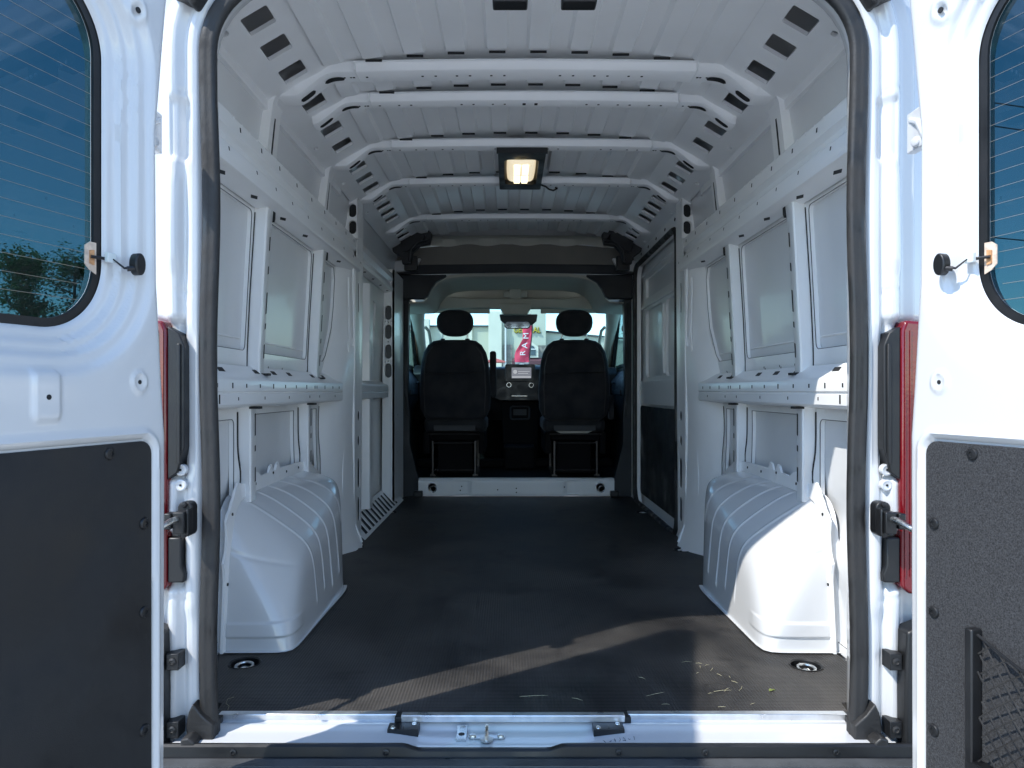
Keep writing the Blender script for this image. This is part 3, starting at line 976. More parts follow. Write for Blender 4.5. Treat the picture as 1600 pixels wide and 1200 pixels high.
# inner return closing the gap between frame and side walls / roof
b = MB()
for s in (-1, 1):
    b.quad((s * 0.80, 0.044, -0.02), (s * 0.96, 0.046, -0.02), (s * 0.96, 0.046, 1.80), (s * 0.80, 0.044, 1.80))
b.build("pillar_return", M['inner'], van, smooth=0)

def seal_sweep(name, material):
    b = MB()
    prof = [(-0.010, -0.048), (-0.030, -0.052), (-0.041, -0.062), (-0.044, -0.074), (-0.041, -0.082), (-0.034, -0.086), (-0.028, -0.0835), (-0.022, -0.086), (-0.012, -0.086), (-0.006, -0.082), (-0.004, -0.072), (-0.006, -0.056)]
    rails = [[b.v((x, y, z)) for x, z in [((p[0] + 0.004 * math.sin(p[1] * 9) * (1 if p[0] > 0 else -1) * (1 if abs(p[0]) > 0.7 else 0)), p[1]) for p in seal_path(o_)]] for o_, y in prof]
    n = len(prof)
    for i in range(n):
        A, B = rails[i], rails[(i + 1) % n]
        for j in range(len(A) - 1):
            b.f((A[j], B[j], B[j + 1], A[j + 1]))
    b.f([r[0] for r in rails]); b.f([r[-1] for r in rails])
    return b.build(name, material, van, smooth=60)
def seal_path(dx, n=14):
    r = 0.21 + dx
    pts = [(-0.785 - dx, z) for z in lin(-0.035, 1.55, 24)]
    for k in range(n + 1):
        a = R(180 - 90 * k / n)
        pts.append((-0.575 + r * math.cos(a), 1.59 + r * math.sin(a)))
    pts += [(x, 1.80 + dx) for x in (-0.3, 0, 0.3)]
    for k in range(n + 1):
        a = R(90 - 90 * k / n)
        pts.append((0.575 + r * math.cos(a), 1.59 + r * math.sin(a)))
    pts += [(0.785 + dx, z) for z in lin(1.55, -0.035, 24)]
    return pts
seal_sweep("opening_seal", M['seal'])

# seal corner mouldings at the sill, foam plugs at the top corners
for s in (-1, 1):
    b = MB()
    b.prism([(s * x, -0.10, z) for x, z in ((0.742, -0.03), (0.742, 0.015), (0.770, 0.040), (0.790, 0.066), (0.800, 0.045), (0.806, 0.010), (0.800, -0.03))], (0, 0.045, 0))
    b.prism([(s * x, -0.135, z) for x, z in ((0.772, -0.040), (0.770, -0.008), (0.785, 0.004), (0.802, 0.000), (0.806, -0.040))], (0, 0.05, 0))
    b.build("seal_corner", M['seal'], van, smooth=40, bevel=0.004, seg=3)
    b = MB()
    b.prism([(s * x, -0.115, z) for x, z in ((0.755, 1.80), (0.76, 1.715), (0.785, 1.675), (0.80, 1.69), (0.835, 1.70), (0.855, 1.735), (0.86, 1.80))], (0, 0.05, 0))
    b.build("corner_plug", M['seal'], van, smooth=40, bevel=0.010, seg=3)

# header: strikers
hd = part_empty("header_striker", van)
for i, x in enumerate((-0.055, 0.110)):
    b = MB()
    b.box(x - 0.042, x + 0.042, -0.06, -0.015, 1.714, 1.80)
    b.build("striker_block", M['plastic'], hd, smooth=30, bevel=0.004)
    b = MB()
    b.cyl((x - 0.012, -0.062, 1.722), (x - 0.012, -0.066, 1.722), 0.006, n=10)
    b.cyl((x + 0.014, -0.062, 1.722), (x + 0.014, -0.066, 1.722), 0.006, n=10)
    build_each(b, "screw", M['steel'], hd, smooth=30)

# ------------------------------------------------------------------ wheel arches
APL = [  # planes of the pressing: a*inward + b*y + c*z <= d
    (1.0, 0.0, 0.07, 0.243), (1.169, -0.2027, 1.0, 0.385), (0.25, 0.0, 1.0, 0.470), (1.35, -1.13, 1.0, -0.100),
    (0.0, -1.0, 0.10, -0.405), (0.0, 1.0, 0.05, 1.58), (1.0, 0.42, 0.0, 0.715), (0.3, 0.45, 1.0, 1.06)]
APN = []
for a_, b_, c_, d_ in APL:
    l_ = math.sqrt(a_ * a_ + b_ * b_ + c_ * c_)
    APN.append((a_ / l_, b_ / l_, c_ / l_, d_ / l_))
def arch_f(i, y, z, k=60.0):
    return sum(math.exp(max(-40.0, min(40.0, k * (a * i + b * y + c * z - d)))) for a, b, c, d in APN) - 1.0
def arch_pt(phi, psi, s, disp=0.0):
    """ray from the foot of the wall at y = .98; phi turns along the van, psi from the wall down to the floor"""
    di, dy, dz = math.sin(psi) * math.sin(phi), -math.cos(phi), math.cos(psi) * math.sin(phi)
    lo, hi = 0.02, 0.9
    for _ in range(22):
        m_ = (lo + hi) / 2
        if arch_f(di * m_, 0.98 + dy * m_, dz * m_) > 0:
            hi = m_
        else:
            lo = m_
    t = lo + disp
    return (s * (0.955 - di * t), 0.98 + dy * t, max(dz * t, 0.001))
def arch_disp(i, y, z):
    d = 0.0
    for k, c in enumerate((0.535, 0.64, 0.745, 0.86, 0.98)):
        u = y - 0.72 * i - c
        d += 0.0045 * math.exp(-(u / 0.0045) ** 2) * sm(0.03, 0.06, i) * sm(0.05 + 0.02 * (k % 2), 0.075 + 0.02 * (k % 2), z) * sm(0.50, 0.56, y)
    d -= 0.004 * math.exp(-((z + 0.42 * i - 0.315) / 0.006) ** 2) * (1 - sm(0.50, 0.60, y)) * sm(0.03, 0.06, i)
    if y < 0.56:
        d += 0.006 * (sm(0.040, 0.047, z) - sm(0.082, 0.089, z)) * (1 - sm(0.50, 0.56, y)) * sm(0.02, 0.05, i)
    return d
for s in (-1, 1):
    wa = part_empty("wheel_arch", van)
    b = MB()
    def ap(u, v):
        p = arch_pt(u, v, s)
        return arch_pt(u, v, s, arch_disp(0.955 - abs(p[0]), p[1], p[2])) if u < 2.0 else p
    us = lin(0.0, 0.7, 90) + lin(0.7, 2.0, 170)[1:] + lin(2.0, math.pi, 30)[1:]
    b.grid(us, lin(0, math.pi / 2, 120), ap)
    b.build("arch_shell", M['paint'], wa, smooth=60)
    # welding flange with tabs against the side wall, and foot flange on the floor
    b = MB()
    inn, outr = [], []
    N = 90
    for k in range(N + 1):
        phi = math.pi * k / N
        p = arch_pt(phi, 0.0, s)
        tab = 0.0
        for t0 in (0.42, 0.60, 0.80, 1.02, 1.28, 1.42):
            tab = max(tab, 0.022 * math.exp(-((phi - t0) / 0.035) ** 4))
        dy, dz = p[1] - 0.98, p[2]
        l = math.hypot(dy, dz)
        e = 0.026 + tab
        inn.append((s * 0.912, p[1] - dy / l * 0.012, max(p[2] - 0.014, 0.002)))
        outr.append((s * 0.9155, p[1] + dy / l * e * 0.7, max(p[2] + e * (dz / l) * 1.2, 0.002)))
    for k in range(N):
        b.quad(inn[k], inn[k + 1], outr[k + 1], outr[k])
        b.quad(outr[k], outr[k + 1], (s * 0.9235, outr[k + 1][1], outr[k + 1][2]), (s * 0.9235, outr[k][1], outr[k][2]))
    for k in range(10, 60, 9):
        a, c = Vector(inn[k]), Vector(outr[k])
        m_ = (a * 0.45 + c * 0.55)
        b.cyl(m_ + Vector((s * 0.002, 0, 0)), m_ + Vector((-s * 0.002, 0, 0)), 0.005, n=8, m=1)
    b.build("weld_flange", [M['inner'], M['hole']], wa, smooth=40)
    b = MB()
    N = 60
    for k in range(N):
        q = []
        for kk in (k, k + 1):
            v = kk / N
            p = Vector(arch_pt(v * 2.2, math.pi / 2, s))
            q.append(p)
        for p in q:
            p.z = 0.003
        d = 0.016
        o_ = [Vector((p.x - s * d * (0.2 + 0.8 * (k / N)), p.y - d * (1 - k / N * 0.8), 0.0045)) for p in q]
        b.quad(q[0], q[1], o_[1], o_[0])
    b.build("foot_flange", M['paint'], wa, smooth=40)

# ------------------------------------------------------------------ floor covering with tie-down cups
TD = [(-0.824, 0.323), (0.797, 0.305), (-0.835, 1.86), (0.806, 1.80), (-0.83, 2.90), (0.815, 2.90)]
b = MB()
hs = [[(x + 0.042 * math.cos(a), y + 0.042 * math.sin(a)) for a in [2 * math.pi * k / 24 for k in range(24)]] for x, y in TD]
out = [(-0.775, 0.0), (0.775, 0.0), (0.785, 0.06), (0.93, 0.07), (0.93, 2.04), (0.86, 2.06), (0.86, 3.62), (-0.86, 3.62), (-0.86, 2.06), (-0.93, 2.04), (-0.93, 0.07), (-0.785, 0.06)]
b.panel(out, hs, lambda u, v, w: (u, v, -w), 0.02)
b.build("floor_covering", M['floor'], van, smooth=30)
b = MB()
b.box(-0.96, 0.96, 0.0, 3.62, -0.06, -0.0215)
b.build("floor_pan", M['inner'], van, smooth=0)
for x, y in TD:
    e = part_empty("tie_down", van)
    b = MB()
    b.lathe((x, y, -0.021), (0, 0, 1), [(0.041, 0.0), (0.041, 0.020), (0.045, 0.0235), (0.0465, 0.0235), (0.0465, 0.0215)], 28, 0, False)
    b.build("cup", M['plastic'], e)
    b = MB()
    pts = [(x + 0.024 * math.cos(a), y - 0.006 + 0.024 * math.sin(a), -0.006 + 0.002 * math.sin(a)) for a in [2 * math.pi * k / 20 for k in range(20)]]
    b.tube(pts, 0.0042, 8, closed=True)
    b.lathe((x, y - 0.006, -0.019), (0, 0, 1), [(0.016, 0), (0.014, 0.007), (0.006, 0.011), (0.0001, 0.011)], 16)
    b.build("ring", M['steel'], e)

# ------------------------------------------------------------------ sill, threshold strips, bumper
b = MB()
def sill(x, v):
    """v 0..1 from the floor edge out to the rubber strip"""
    mid = sm(-0.36, -0.24, x) * (1 - sm(0.10, 0.24, x))
    y = -0.001 - 0.127 * v
    z = -0.005 - 0.009 * sm(0.0, 0.15, v) - 0.003 * v
    z += 0.006 * math.exp(-((v - 0.30) / 0.12) ** 2) * (1 - mid) - 0.012 * sm(0.1, 0.3, v) * mid * (1 - 0.3 * sm(0.8, 1.0, v))
    z -= 0.01 * sm(0.9, 1.0, v)
    if abs(x) > 0.74:
        z += 0.0
    return (x, y, z)
b.grid(lin(-0.83, 0.83, 120), lin(0, 1, 24), sill)
b.build("sill", M['paint'], van, smooth=60)
sp = part_empty("threshold_strip", van)
for (x0, x1, y0, z0) in ((-0.765, -0.332, -0.012, 0.001), (0.232, 0.765, -0.012, 0.001), (-0.318, 0.222, -0.028, 0.005)):
    b = MB()
    b.box(x0, x1, y0 - 0.002, y0 + 0.018, z0 - 0.014, z0 + 0.003)
    b.build("strip", M['alu'], sp, smooth=30, bevel=0.002)
for x in (-0.762, 0.768, -0.325, 0.228):
    b = MB()
    b.box(x - 0.009, x + 0.009, -0.028, 0.006, -0.02, 0.0025)
    b.build("end_cap", M['plastic'], sp, smooth=30, bevel=0.002)
for x0 in (-0.345, 0.142):
    b = MB()
    b.box(x0, x0 + 0.073, -0.068, -0.032, -0.030, -0.008)
    b.box(x0 + 0.036, x0 + 0.038, -0.064, -0.046, -0.008, -0.0065)
    b.build("buffer_pad", M['plastic'], sp, smooth=30, bevel=0.003)
    b = MB()
    for dx, dy in ((0.012, -0.062), (0.060, -0.042)):
        b.lathe((x0 + dx, dy + 0.003, -0.0085), (0, 0, 1), [(0.0062, 0), (0.005, 0.003), (0.0001, 0.004)], 14)
    build_each(b, "screw", M['steel'], sp, smooth=50)
lk = part_empty("door_striker", van)
b = MB()
cx, cy_, cz = -0.110, -0.075, -0.026
b.prism([(cx + u, cy_ + v, cz) for u, v in oval(0, 0.006, 0.086, 0.018)], (0, 0, 0.003))
b.prism([(cx + u, cy_ + v, cz + 0.0031) for u, v in oval(0, -0.010, 0.030, 0.034)], (0, 0, 0.002))
b.tube([(cx, cy_ - 0.018, cz + 0.004), (cx, cy_ - 0.018, cz + 0.014), (cx, cy_ + 0.004, cz + 0.022), (cx, cy_ + 0.022, cz + 0.020), (cx, cy_ + 0.024, cz + 0.004)], 0.0042, 10)
b.build("striker_loop", M['steel'], lk, smooth=40)
b = MB()
for dx in (-0.033, 0.033):
    b.lathe((cx + dx, cy_ + 0.006, cz + 0.003), (0, 0, 1), [(0.0085, 0), (0.0075, 0.004), (0.003, 0.005), (0.0001, 0.004)], 14)
build_each(b, "bolt", M['steel'], lk, smooth=40)
b = MB()
b.box(cx - 0.072, cx - 0.048, cy_ - 0.012, cy_ + 0.034, cz - 0.002, cz + 0.004)
b.box(cx - 0.072, cx - 0.048, cy_ + 0.0345, cy_ + 0.038, cz - 0.002, cz + 0.014)
b.lathe((cx - 0.060, cy_ + 0.014, cz + 0.004), (0, 0, 1), [(0.0075, 0), (0.0075, 0.0006), (0.0001, 0.0006)], 16, 1)
b.build("bracket", [M['steel'], M['hole']], lk, smooth=40)
# marker scribble on the sill
b = MB()
random.seed(3)
for k in range(7):
    x = 0.165 + k * 0.011
    pts = [(x + random.uniform(-0.004, 0.004), -0.095 + random.uniform(-0.009, 0.009), -0.0225) for _ in range(4)]
    pts = [(px, py, sill(px, (-0.001 - py) / 0.127)[2] + 0.0006) for px, py, _ in pts]
    b.tube(pts, 0.0005, 4)
b.build("marker_scribble", M['ink'], van, smooth=0)

b = MB()
N = 140
prev = None
def strip_top(x):
    mid = sm(-0.30, -0.26, x) * (1 - sm(0.03, 0.07, x))
    return -0.0115 - 0.010 * mid
for x in lin(-0.88, 0.88, N):
    zt = strip_top(x)
    q = [(x, -0.122, zt - 0.008), (x, -0.124, zt), (x, -0.132, zt + 0.001), (x, -0.138, zt - 0.003), (x, -0.142, -0.040)]
    ids = [b.v(p) for p in q]
    if prev:
        for j in range(len(q) - 1):
            b.f((prev[j], ids[j], ids[j + 1], prev[j + 1]))
    prev = ids
b.build("sill_rubber", M['plastic'], van, smooth=40)
b = MB()
for x in (-0.68, -0.335, 0.19, 0.385, 0.68):
    b.lathe((x, -0.1408, -0.025), (0, -1, 0.1), [(0.0075, 0), (0.0075, 0.002), (0.004, 0.003), (0.003, 0.001), (0.0001, 0.001)], 14)
build_each(b, "rivet", M['plastic'], van)
b = MB()
prof = [(-0.147, -0.052), (-0.158, -0.048), (-0.185, -0.050), (-0.187, -0.056), (-0.192, -0.056), (-0.194, -0.051), (-0.206, -0.052), (-0.208, -0.058), (-0.213, -0.058), (-0.215, -0.053), (-0.232, -0.054), (-0.234, -0.060), (-0.239, -0.060),
        (-0.241, -0.055), (-0.30, -0.058), (-0.32, -0.075), (-0.33, -0.12), (-0.325, -0.28), (-0.30, -0.33), (-0.1, -0.34)]
for p, q in zip(prof, prof[1:]):
    b.quad((-1.0, p[0] + 0.006, p[1] + 0.014), (1.0, p[0] + 0.006, p[1] + 0.014), (1.0, q[0] + 0.006, q[1] + 0.014), (-1.0, q[0] + 0.006, q[1] + 0.014))
b.build("rear_bumper", M['bumper'], van, smooth=30)
for s in (-1, 1):      # upright plastic corner pieces between bumper and lamp
    e = part_empty("bumper_corner", van)
    b = MB()
    b.prism([(s * x, -0.125, z) for x, z in ((0.846, -0.06), (0.845, 0.10), (0.850, 0.24), (0.90, 0.26), (1.0, 0.26), (1.02, -0.10))], (0, 0.055, 0))
    b.build("corner_cover", M['plastic'], e, smooth=30, bevel=0.006)
    for z in (0.168, 0.012):
        b = MB()
        b.box(min(s * 0.817, s * 0.845), max(s * 0.817, s * 0.845), -0.112, -0.075, z - 0.020, z + 0.018)
        b.build("fixing_tab", M['plastic'], e, smooth=30, bevel=0.0015)
        b = MB()
        b.lathe((s * 0.831, -0.112, z), (0, -1, 0), [(0.009, 0), (0.009, 0.002), (0.005, 0.004), (0.004, 0.002), (0.0001, 0.002)], 16)
        b.build("rivet", M['seal'], e, smooth=30)

# ------------------------------------------------------------------ tail lamps
for s in (-1, 1):
    e = part_empty("tail_lamp", van)
    b = MB()
    b.prism([(s * x, -0.100, z) for x, z in ((0.850, 0.335), (0.850, 0.93), (0.860, 0.955), (1.03, 0.94), (1.035, 0.30), (0.87, 0.32))], (0, 0.09, 0))
    b.build("lens", M['red'], e, smooth=30, bevel=0.008, seg=3)
    b = MB()
    for i in range(40):
        z = 0.36 + i * 0.0145
        pass
    for x in (0.858, 0.870, 0.90):
        b.box(s * x - 0.0015, s * x + 0.0015, -0.1025, -0.098, 0.36, 0.93)
    build_each(b, "lens_rib", M['red'], e, smooth=0)
    b = MB()
    b.prism([(s * x, -0.096, z) for x, z in ((0.8495, 0.585), (0.828, 0.60), (0.815, 0.645), (0.811, 0.66), (0.811, 0.895), (0.824, 0.925), (0.8495, 0.94))], (0, 0.06, 0))
    b.box(min(s * 0.818, s * 0.827), max(s * 0.818, s * 0.827), -0.101, -0.0962, 0.62, 0.90)
    b.build("lamp_gasket", M['plastic'], e, smooth=30, bevel=0.004)
    b = MB()
    b.prism([(s * x, -0.096, z) for x, z in ((0.8495, 0.345), (0.812, 0.345), (0.810, 0.365), (0.818, 0.385), (0.818, 0.45), (0.8495, 0.45))], (0, 0.06, 0))
    b.build("lamp_foot", M['plastic'], e, smooth=30, bevel=0.004)

# ------------------------------------------------------------------ rear doors
def D(s, t, z, n):
    return (s * (0.746 + 0.26 * t - 0.966 * n), -0.325 - 0.966 * t - 0.26 * n, z)
WIN = (0.108, 0.625, 0.899, 1.535, 0.13)
def t0_(z):
    return interp(z, [(-0.1, -0.006), (0.70, -0.008), (0.80, 0.0), (1.0, 0.014), (1.3, 0.016), (1.55, -0.010), (1.7, -0.028), (1.9, -0.03)])
ZB, ZT, TE = -0.075, 1.86, 0.80
def door_n(t, z):
    sdv = sdrr(t, z, *WIN)
    n = interp(sdv, [(0, -0.047), (0.004, -0.041), (0.022, -0.038), (0.026, -0.028), (0.044, -0.026), (0.050, -0.014), (0.070, -0.011), (0.082, -0.001), (0.095, 0.0)])
    # recessed edge of the lower board
    st = sdrr(t, z, 0.030, 0.760, -0.028, 0.700, 0.030)
    n += 0.006 * math.exp(-((st - 0.010) / 0.006) ** 2) - (0.006 if st < 0 else 0)
    # pressed details
    r = math.hypot(t - 0.066, z - 0.807)
    n += 0.004 * (sm(0.022, 0.018, r) if False else (1 - sm(0.017, 0.022, r))) - 0.003 * (1 - sm(0.011, 0.015, r))
    q = sdrr(t, z, 0.244, 0.288, 0.745, 0.822, 0.006)
    n += 0.005 * (1 - sm(0.0, 0.006, q))
    q2 = sdrr(t, z, 0.278, 0.292, 0.735, 0.815, 0.004)
    r3 = math.hypot((t - 0.066), (z - 1.517) * 0.8)
    n += 0.004 * (1 - sm(0.014, 0.024, r3)) - 0.006 * (1 - sm(0.006, 0.010, r3))
    # round over the outer edges
    for e in (t - t0_(z), TE - t, z - ZB - 0.03 * 0, ZT - z):
        if e < 0.014:
            k = max(0, 1 - e / 0.014)
            n -= 0.014 * (1 - math.sqrt(max(0, 1 - k * k)))
    return n
def corner_clip(t, z):
    """round the lower hinge-side corner"""
    t = max(t, t0_(z)) if False else t
    return t, z
def make_door(s):
    e = part_empty("rear_door", van)
    b = MB()
    ts = [0, 0.002, 0.005, 0.009, 0.014] + lin(0.020, 0.32, 75) + lin(0.33, 0.77, 44) + [0.785, 0.791, 0.795, 0.798, 0.80]
    zs = [ZB, ZB + 0.002, ZB + 0.005, ZB + 0.009, ZB + 0.014] + lin(ZB + 0.02, 1.84, 330) + [1.846, 1.851, 1.855, 1.858, 1.86]
    def snap(t, z):
        v = sdrr(t, z, *WIN)
        if v < 0 and v > -0.02:
            h = 1e-4
            gx = (sdrr(t + h, z, *WIN) - v) / h; gz = (sdrr(t, z + h, *WIN) - v) / h
            return t - v * gx, z - v * gz
        return t, z
    V = {}
    idx = []
    for i, t in enumerate(ts):
        row = []
        for j, z in enumerate(zs):
            k = max(0, 1 - t / 0.2)
            tt = t + t0_(z) * k
            # rounded lower corner
            rc = 0.055
            a_, c_ = tt - (t0_(0) + rc), z - (ZB + rc)
            tt0, zz0 = tt, z
            if a_ < 0 and c_ < 0:
                L2 = max(abs(a_), abs(c_))
                hyp = math.hypot(a_, c_)
                if hyp > 0:
                    f = L2 / hyp
                    tt0, zz0 = (t0_(0) + rc) + a_ * f, (ZB + rc) + c_ * f
            tt, z2 = snap(tt0, zz0)
            row.append((b.v(D(s, tt, z2, door_n(tt, z2) if not (a_ < 0 and c_ < 0) else -0.014 * (1 - math.sqrt(max(0, 1 - max(0, 1 - (rc - max(-a_, -c_)) / 0.014) ** 2))))), sdrr(tt0, zz0, *WIN)))
        idx.append(row)
    for i in range(len(ts) - 1):
        for j in range(len(zs) - 1):
            q = [idx[i][j], idx[i + 1][j], idx[i + 1][j + 1], idx[i][j + 1]]
            if all(p[1] < 1e-4 for p in q) or min(p[1] for p in q) < -0.02:
                continue
            b.f([p[0] for p in q])
    # outer edges down to the outer skin
    def edge(lst):
        prev = None
        for (i, j, t, z) in lst:
            a = idx[i][j][0]
            p = Vector(b.V[a])
            nv = Vector((-s * 0.966, -0.26, 0))
            c = b.v(p - nv * 0.072)
            if prev:
                b.f((prev[0], a, c, prev[1]))
            prev = (a, c)
    edge([(0, j, 0, 0) for j in range(len(zs))])
    edge([(len(ts) - 1, j, 0, 0) for j in range(len(zs))])
    edge([(i, 0, 0, 0) for i in range(len(ts))])
    edge([(i, len(zs) - 1, 0, 0) for i in range(len(ts))])
    b.build("inner_panel", M['paint'], e, smooth=50)
    b = MB()
    wn = rrect(*WIN[:4], WIN[4], 12)
    b.panel([(t0_(0) - 0.01, ZB), (TE, ZB), (TE, ZT), (t0_(1.7) + 0.01, ZT)], [wn], lambda u, v, w: D(s, u, v, -0.085 + w), 0.022)
    b.build("outer_panel", M['paint'], e, smooth=30)
    # glass with its black ceramic border
    b = MB()
    go = rrect(WIN[0] - 0.02, WIN[1] + 0.02, WIN[2] - 0.02, WIN[3] + 0.02, 0.14, 12)
    gi = rrect(WIN[0] + 0.016, WIN[1] - 0.016, WIN[2] + 0.016, WIN[3] - 0.016, 0.11, 12)
    b.panel(go, [gi], lambda u, v, w: D(s, u, v, -0.049 - w), 0.006)
    b.build("glass_border", M['plastic'], e, smooth=30)
    b = MB()
    b.prism([D(s, u, v, -0.0555) for u, v in gi], Vector(D(s, 0, 0, -0.004)) - Vector(D(s, 0, 0, 0)), 0)
    b.V = [v for v in b.V]
    b.build("window_glass", M['glass'], e, smooth=0)
    b = MB()
    for k in range(18):
        z = 0.955 + k * 0.0295
        ta = WIN[0] + 0.012
        b.tube([D(s, t, z, -0.0542) for t in lin(ta + (0.03 if k < 2 or k > 15 else 0), WIN[1] - 0.03, 6)], 0.00045, 4)
    b.build("heater_line", M['heater'], e, smooth=0)
    # trim board
    b = MB()
    b.prism([D(s, u, v, -0.005) for u, v in rrect(0.034, 0.755, -0.024, 0.694, 0.026)], Vector(D(s, 0, 0, 0.005)) - Vector(D(s, 0, 0, 0)))
    b.build("trim_board", M['carpet'] if s > 0 else M['trimdark'], e, smooth=30, bevel=0.0015)
    nv = Vector(D(s, 0, 0, 1)) - Vector(D(s, 0, 0, 0))
    for (t, z) in ((0.137, 0.676), (0.370, 0.682), (0.60, 0.676), (0.054, 0.5355), (0.054, 0.365), (0.054, 0.138), (0.735, 0.5355), (0.735, 0.138)):
        b = MB()
        b.lathe(D(s, t, z, 0.0), nv, [(0.0115, -0.001), (0.0115, 0.0015), (0.0095, 0.0042), (0.0045, 0.0048), (0.0042, 0.0030), (0.0001, 0.0030)], 20)
        b.build("push_pin", M['plastic'], e, smooth=40)
    b = MB()
    for (t, z, n, r) in ((0.066, 0.807, 0.0012, 0.0042), (0.266, 0.780, 0.0052, 0.0045), (0.066, 1.517, -0.0018, 0.0055)):
        b.lathe(D(s, t, z, n), nv, [(r, -0.002), (r, 0.0006), (0.0001, 0.0006)], 14)
    build_each(b, "panel_hole", M['hole'], e, smooth=0)
    # heater connector tab, plug, wire and grommet
    b = MB()
    b.prism([D(s, t, z, -0.0485) for t, z in ((0.120, 1.006), (0.134, 1.012), (0.145, 1.022), (0.145, 1.056), (0.134, 1.064), (0.120, 1.064))], nv * 0.002)
    b.build("heater_tab", M['tape'], e, smooth=0)
    b = MB()
    b.prism([D(s, t, z, -0.0462) for t, z in ((0.126, 1.022), (0.136, 1.024), (0.136, 1.048), (0.126, 1.050))], nv * 0.002)
    b.build("heater_contact", M['copper'], e, smooth=0)
    b = MB()
    b.tube([D(s, t, z, n) for t, z, n in ((0.136, 1.036, -0.042), (0.122, 1.036, -0.037), (0.112, 1.036, -0.034))], 0.003, 8)
    b.tube([D(s, t, z, n) for t, z, n in ((0.104, 1.036, -0.024), (0.098, 1.026, -0.014), (0.094, 1.020, -0.008), (0.088, 1.022, 0.0))], [0.0012, 0.0018, 0.0022, 0.003], 8)
    b.tube([D(s, t, z, n) for t, z, n in ((0.092, 1.019, -0.004), (0.084, 1.021, 0.003), (0.078, 1.023, 0.008))], 0.0050, 8)
    b.build("wire", M['plastic'], e)
    b = MB()
    c0 = Vector(D(s, 0.106, 1.038, -0.028))
    b.obox(c0, Vector(D(s, 0.010, 0, 0)) - Vector(D(s, 0, 0, 0)), nv * 0.004, (0, 0, 0.009))
    b.build("plug", M['clear'], e, smooth=30, bevel=0.001)
    b = MB()
    b.prism([D(s, 0.074 + 0.013 * math.cos(a), 1.030 + 0.021 * math.sin(a), -0.006) for a in [2 * math.pi * k / 20 for k in range(20)]], nv * 0.018)
    b.build("grommet", M['plastic'], e, smooth=40, bevel=0.003, seg=3)
    # hinge arm with bolts in the gap, low check strap
    b = MB()
    for zc in (1.37,):
        p = Vector((s * 0.852, -0.165, zc))
        b.obox(p, (0.010, 0, 0), (0, 0.03, 0), (0, 0, 0.045))
        b.tube([p + Vector((-s * 0.006, 0.02, 0.03)), p + Vector((-s * 0.012, -0.02, 0.01)), p + Vector((-s * 0.006, -0.035, -0.03))], 0.008, 8)
        b.lathe(p + Vector((-s * 0.010, -0.01, -0.03)), (-s, -0.3, 0), [(0.012, 0), (0.012, 0.006), (0.006, 0.008), (0.0001, 0.008)], 12)
    b.build("hinge", M['paint'], e, smooth=40, bevel=0.003)
    return e
mh = bpy.data.materials.new("heater_line_print")
mh.use_nodes = True
mh.node_tree.nodes["Principled BSDF"].inputs["Base Color"].default_value = (0.26, 0.23, 0.19, 1)
M['heater'] = mh
doorL = make_door(-1)
doorR = make_door(1)

# check straps between the pillars and the doors
for s in (-1, 1):
    e = part_empty("door_check", van)
    zc = 0.495
    b = MB()
    b.prism([(s * (0.802 + u), -0.110, zc + v) for u, v in rrect(-0.016, 0.018, -0.040, 0.040, 0.014)], (0, 0.03, 0))
    b.box(min(s * 0.790, s * 0.816), max(s * 0.790, s * 0.816), -0.145, -0.1105, zc - 0.028, zc + 0.022)
    b.box(min(s * 0.784, s * 0.7895), max(s * 0.784, s * 0.7895), -0.135, -0.1105, zc - 0.034, zc + 0.027)
    b.box(min(s * 0.8165, s * 0.832), max(s * 0.8165, s * 0.832), -0.152, -0.120, zc - 0.016, zc + 0.020)
    b.build("bracket", M['plastic'], e, smooth=30, bevel=0.004)
    b = MB()
    for dz in (0.034, -0.035):
        b.lathe((s * 0.804, -0.1105, zc + dz), (0, -1, 0), [(0.0075, 0), (0.006, 0.004), (0.0001, 0.005)], 12)
    build_each(b, "bolt", M['darksteel'], e, smooth=40)
    b = MB()
    b.tube([(s * 0.806, -0.144, zc + 0.006), (s * 0.807, -0.165, zc + 0.006), (s * 0.822, -0.190, zc - 0.006), (s * 0.85, -0.25, zc - 0.016)], 0.0075, 10)
    b.build("rod", M['steel'], e, smooth=50)

# net pocket on the right door
e = part_empty("net_pocket", van)
s = 1
nv = Vector(D(s, 0, 0, 1)) - Vector(D(s, 0, 0, 0))
b = MB()
def bar(p, q, wdt):
    (t0, z0), (t1, z1) = p, q
    d = Vector((t1 - t0, z1 - z0)).normalized()
    m_ = Vector((-d.y, d.x)) * wdt / 2
    P = [(t0 + m_.x, z0 + m_.y), (t1 + m_.x, z1 + m_.y), (t1 - m_.x, z1 - m_.y), (t0 - m_.x, z0 - m_.y)]
    b.prism([D(s, t, z, 0.001) for t, z in P], nv * 0.024)
bar((0.150, 0.366), (0.150, 0.128), 0.016)
bar((0.142, 0.122), (0.655, 0.118), 0.020)
bar((0.648, 0.366), (0.648, 0.128), 0.016)
b.build("pocket_frame", M['plastic'], e, smooth=30, bevel=0.003)
b = MB()
def net(u, v):
    sag = 0.05 * math.sin(math.pi * u)
    t = 0.158 + u * 0.482
    z = 0.130 + v * (0.226 - sag)
    return D(s, t, z, 0.012 + 0.020 * math.sin(math.pi * u) * (0.3 + 0.7 * v))
for k in range(-8, 18):
    for sg in (1, -1):
        pts = []
        for j in range(15):
            v = j / 14
            u = (k / 14.0) + sg * v * 0.42
            if sg < 0:
                u = (k / 14.0) + 0.30 - v * 0.42
            if 0 <= u <= 1:
                pts.append(net(u, v))
        if len(pts) > 2:
            b.tube(pts, 0.0016, 5)
b.build("net_mesh", M['seal'], e, smooth=60)
b = MB()
b.tube([net(u, 1.0) for u in lin(0, 1, 20)], 0.003, 8)
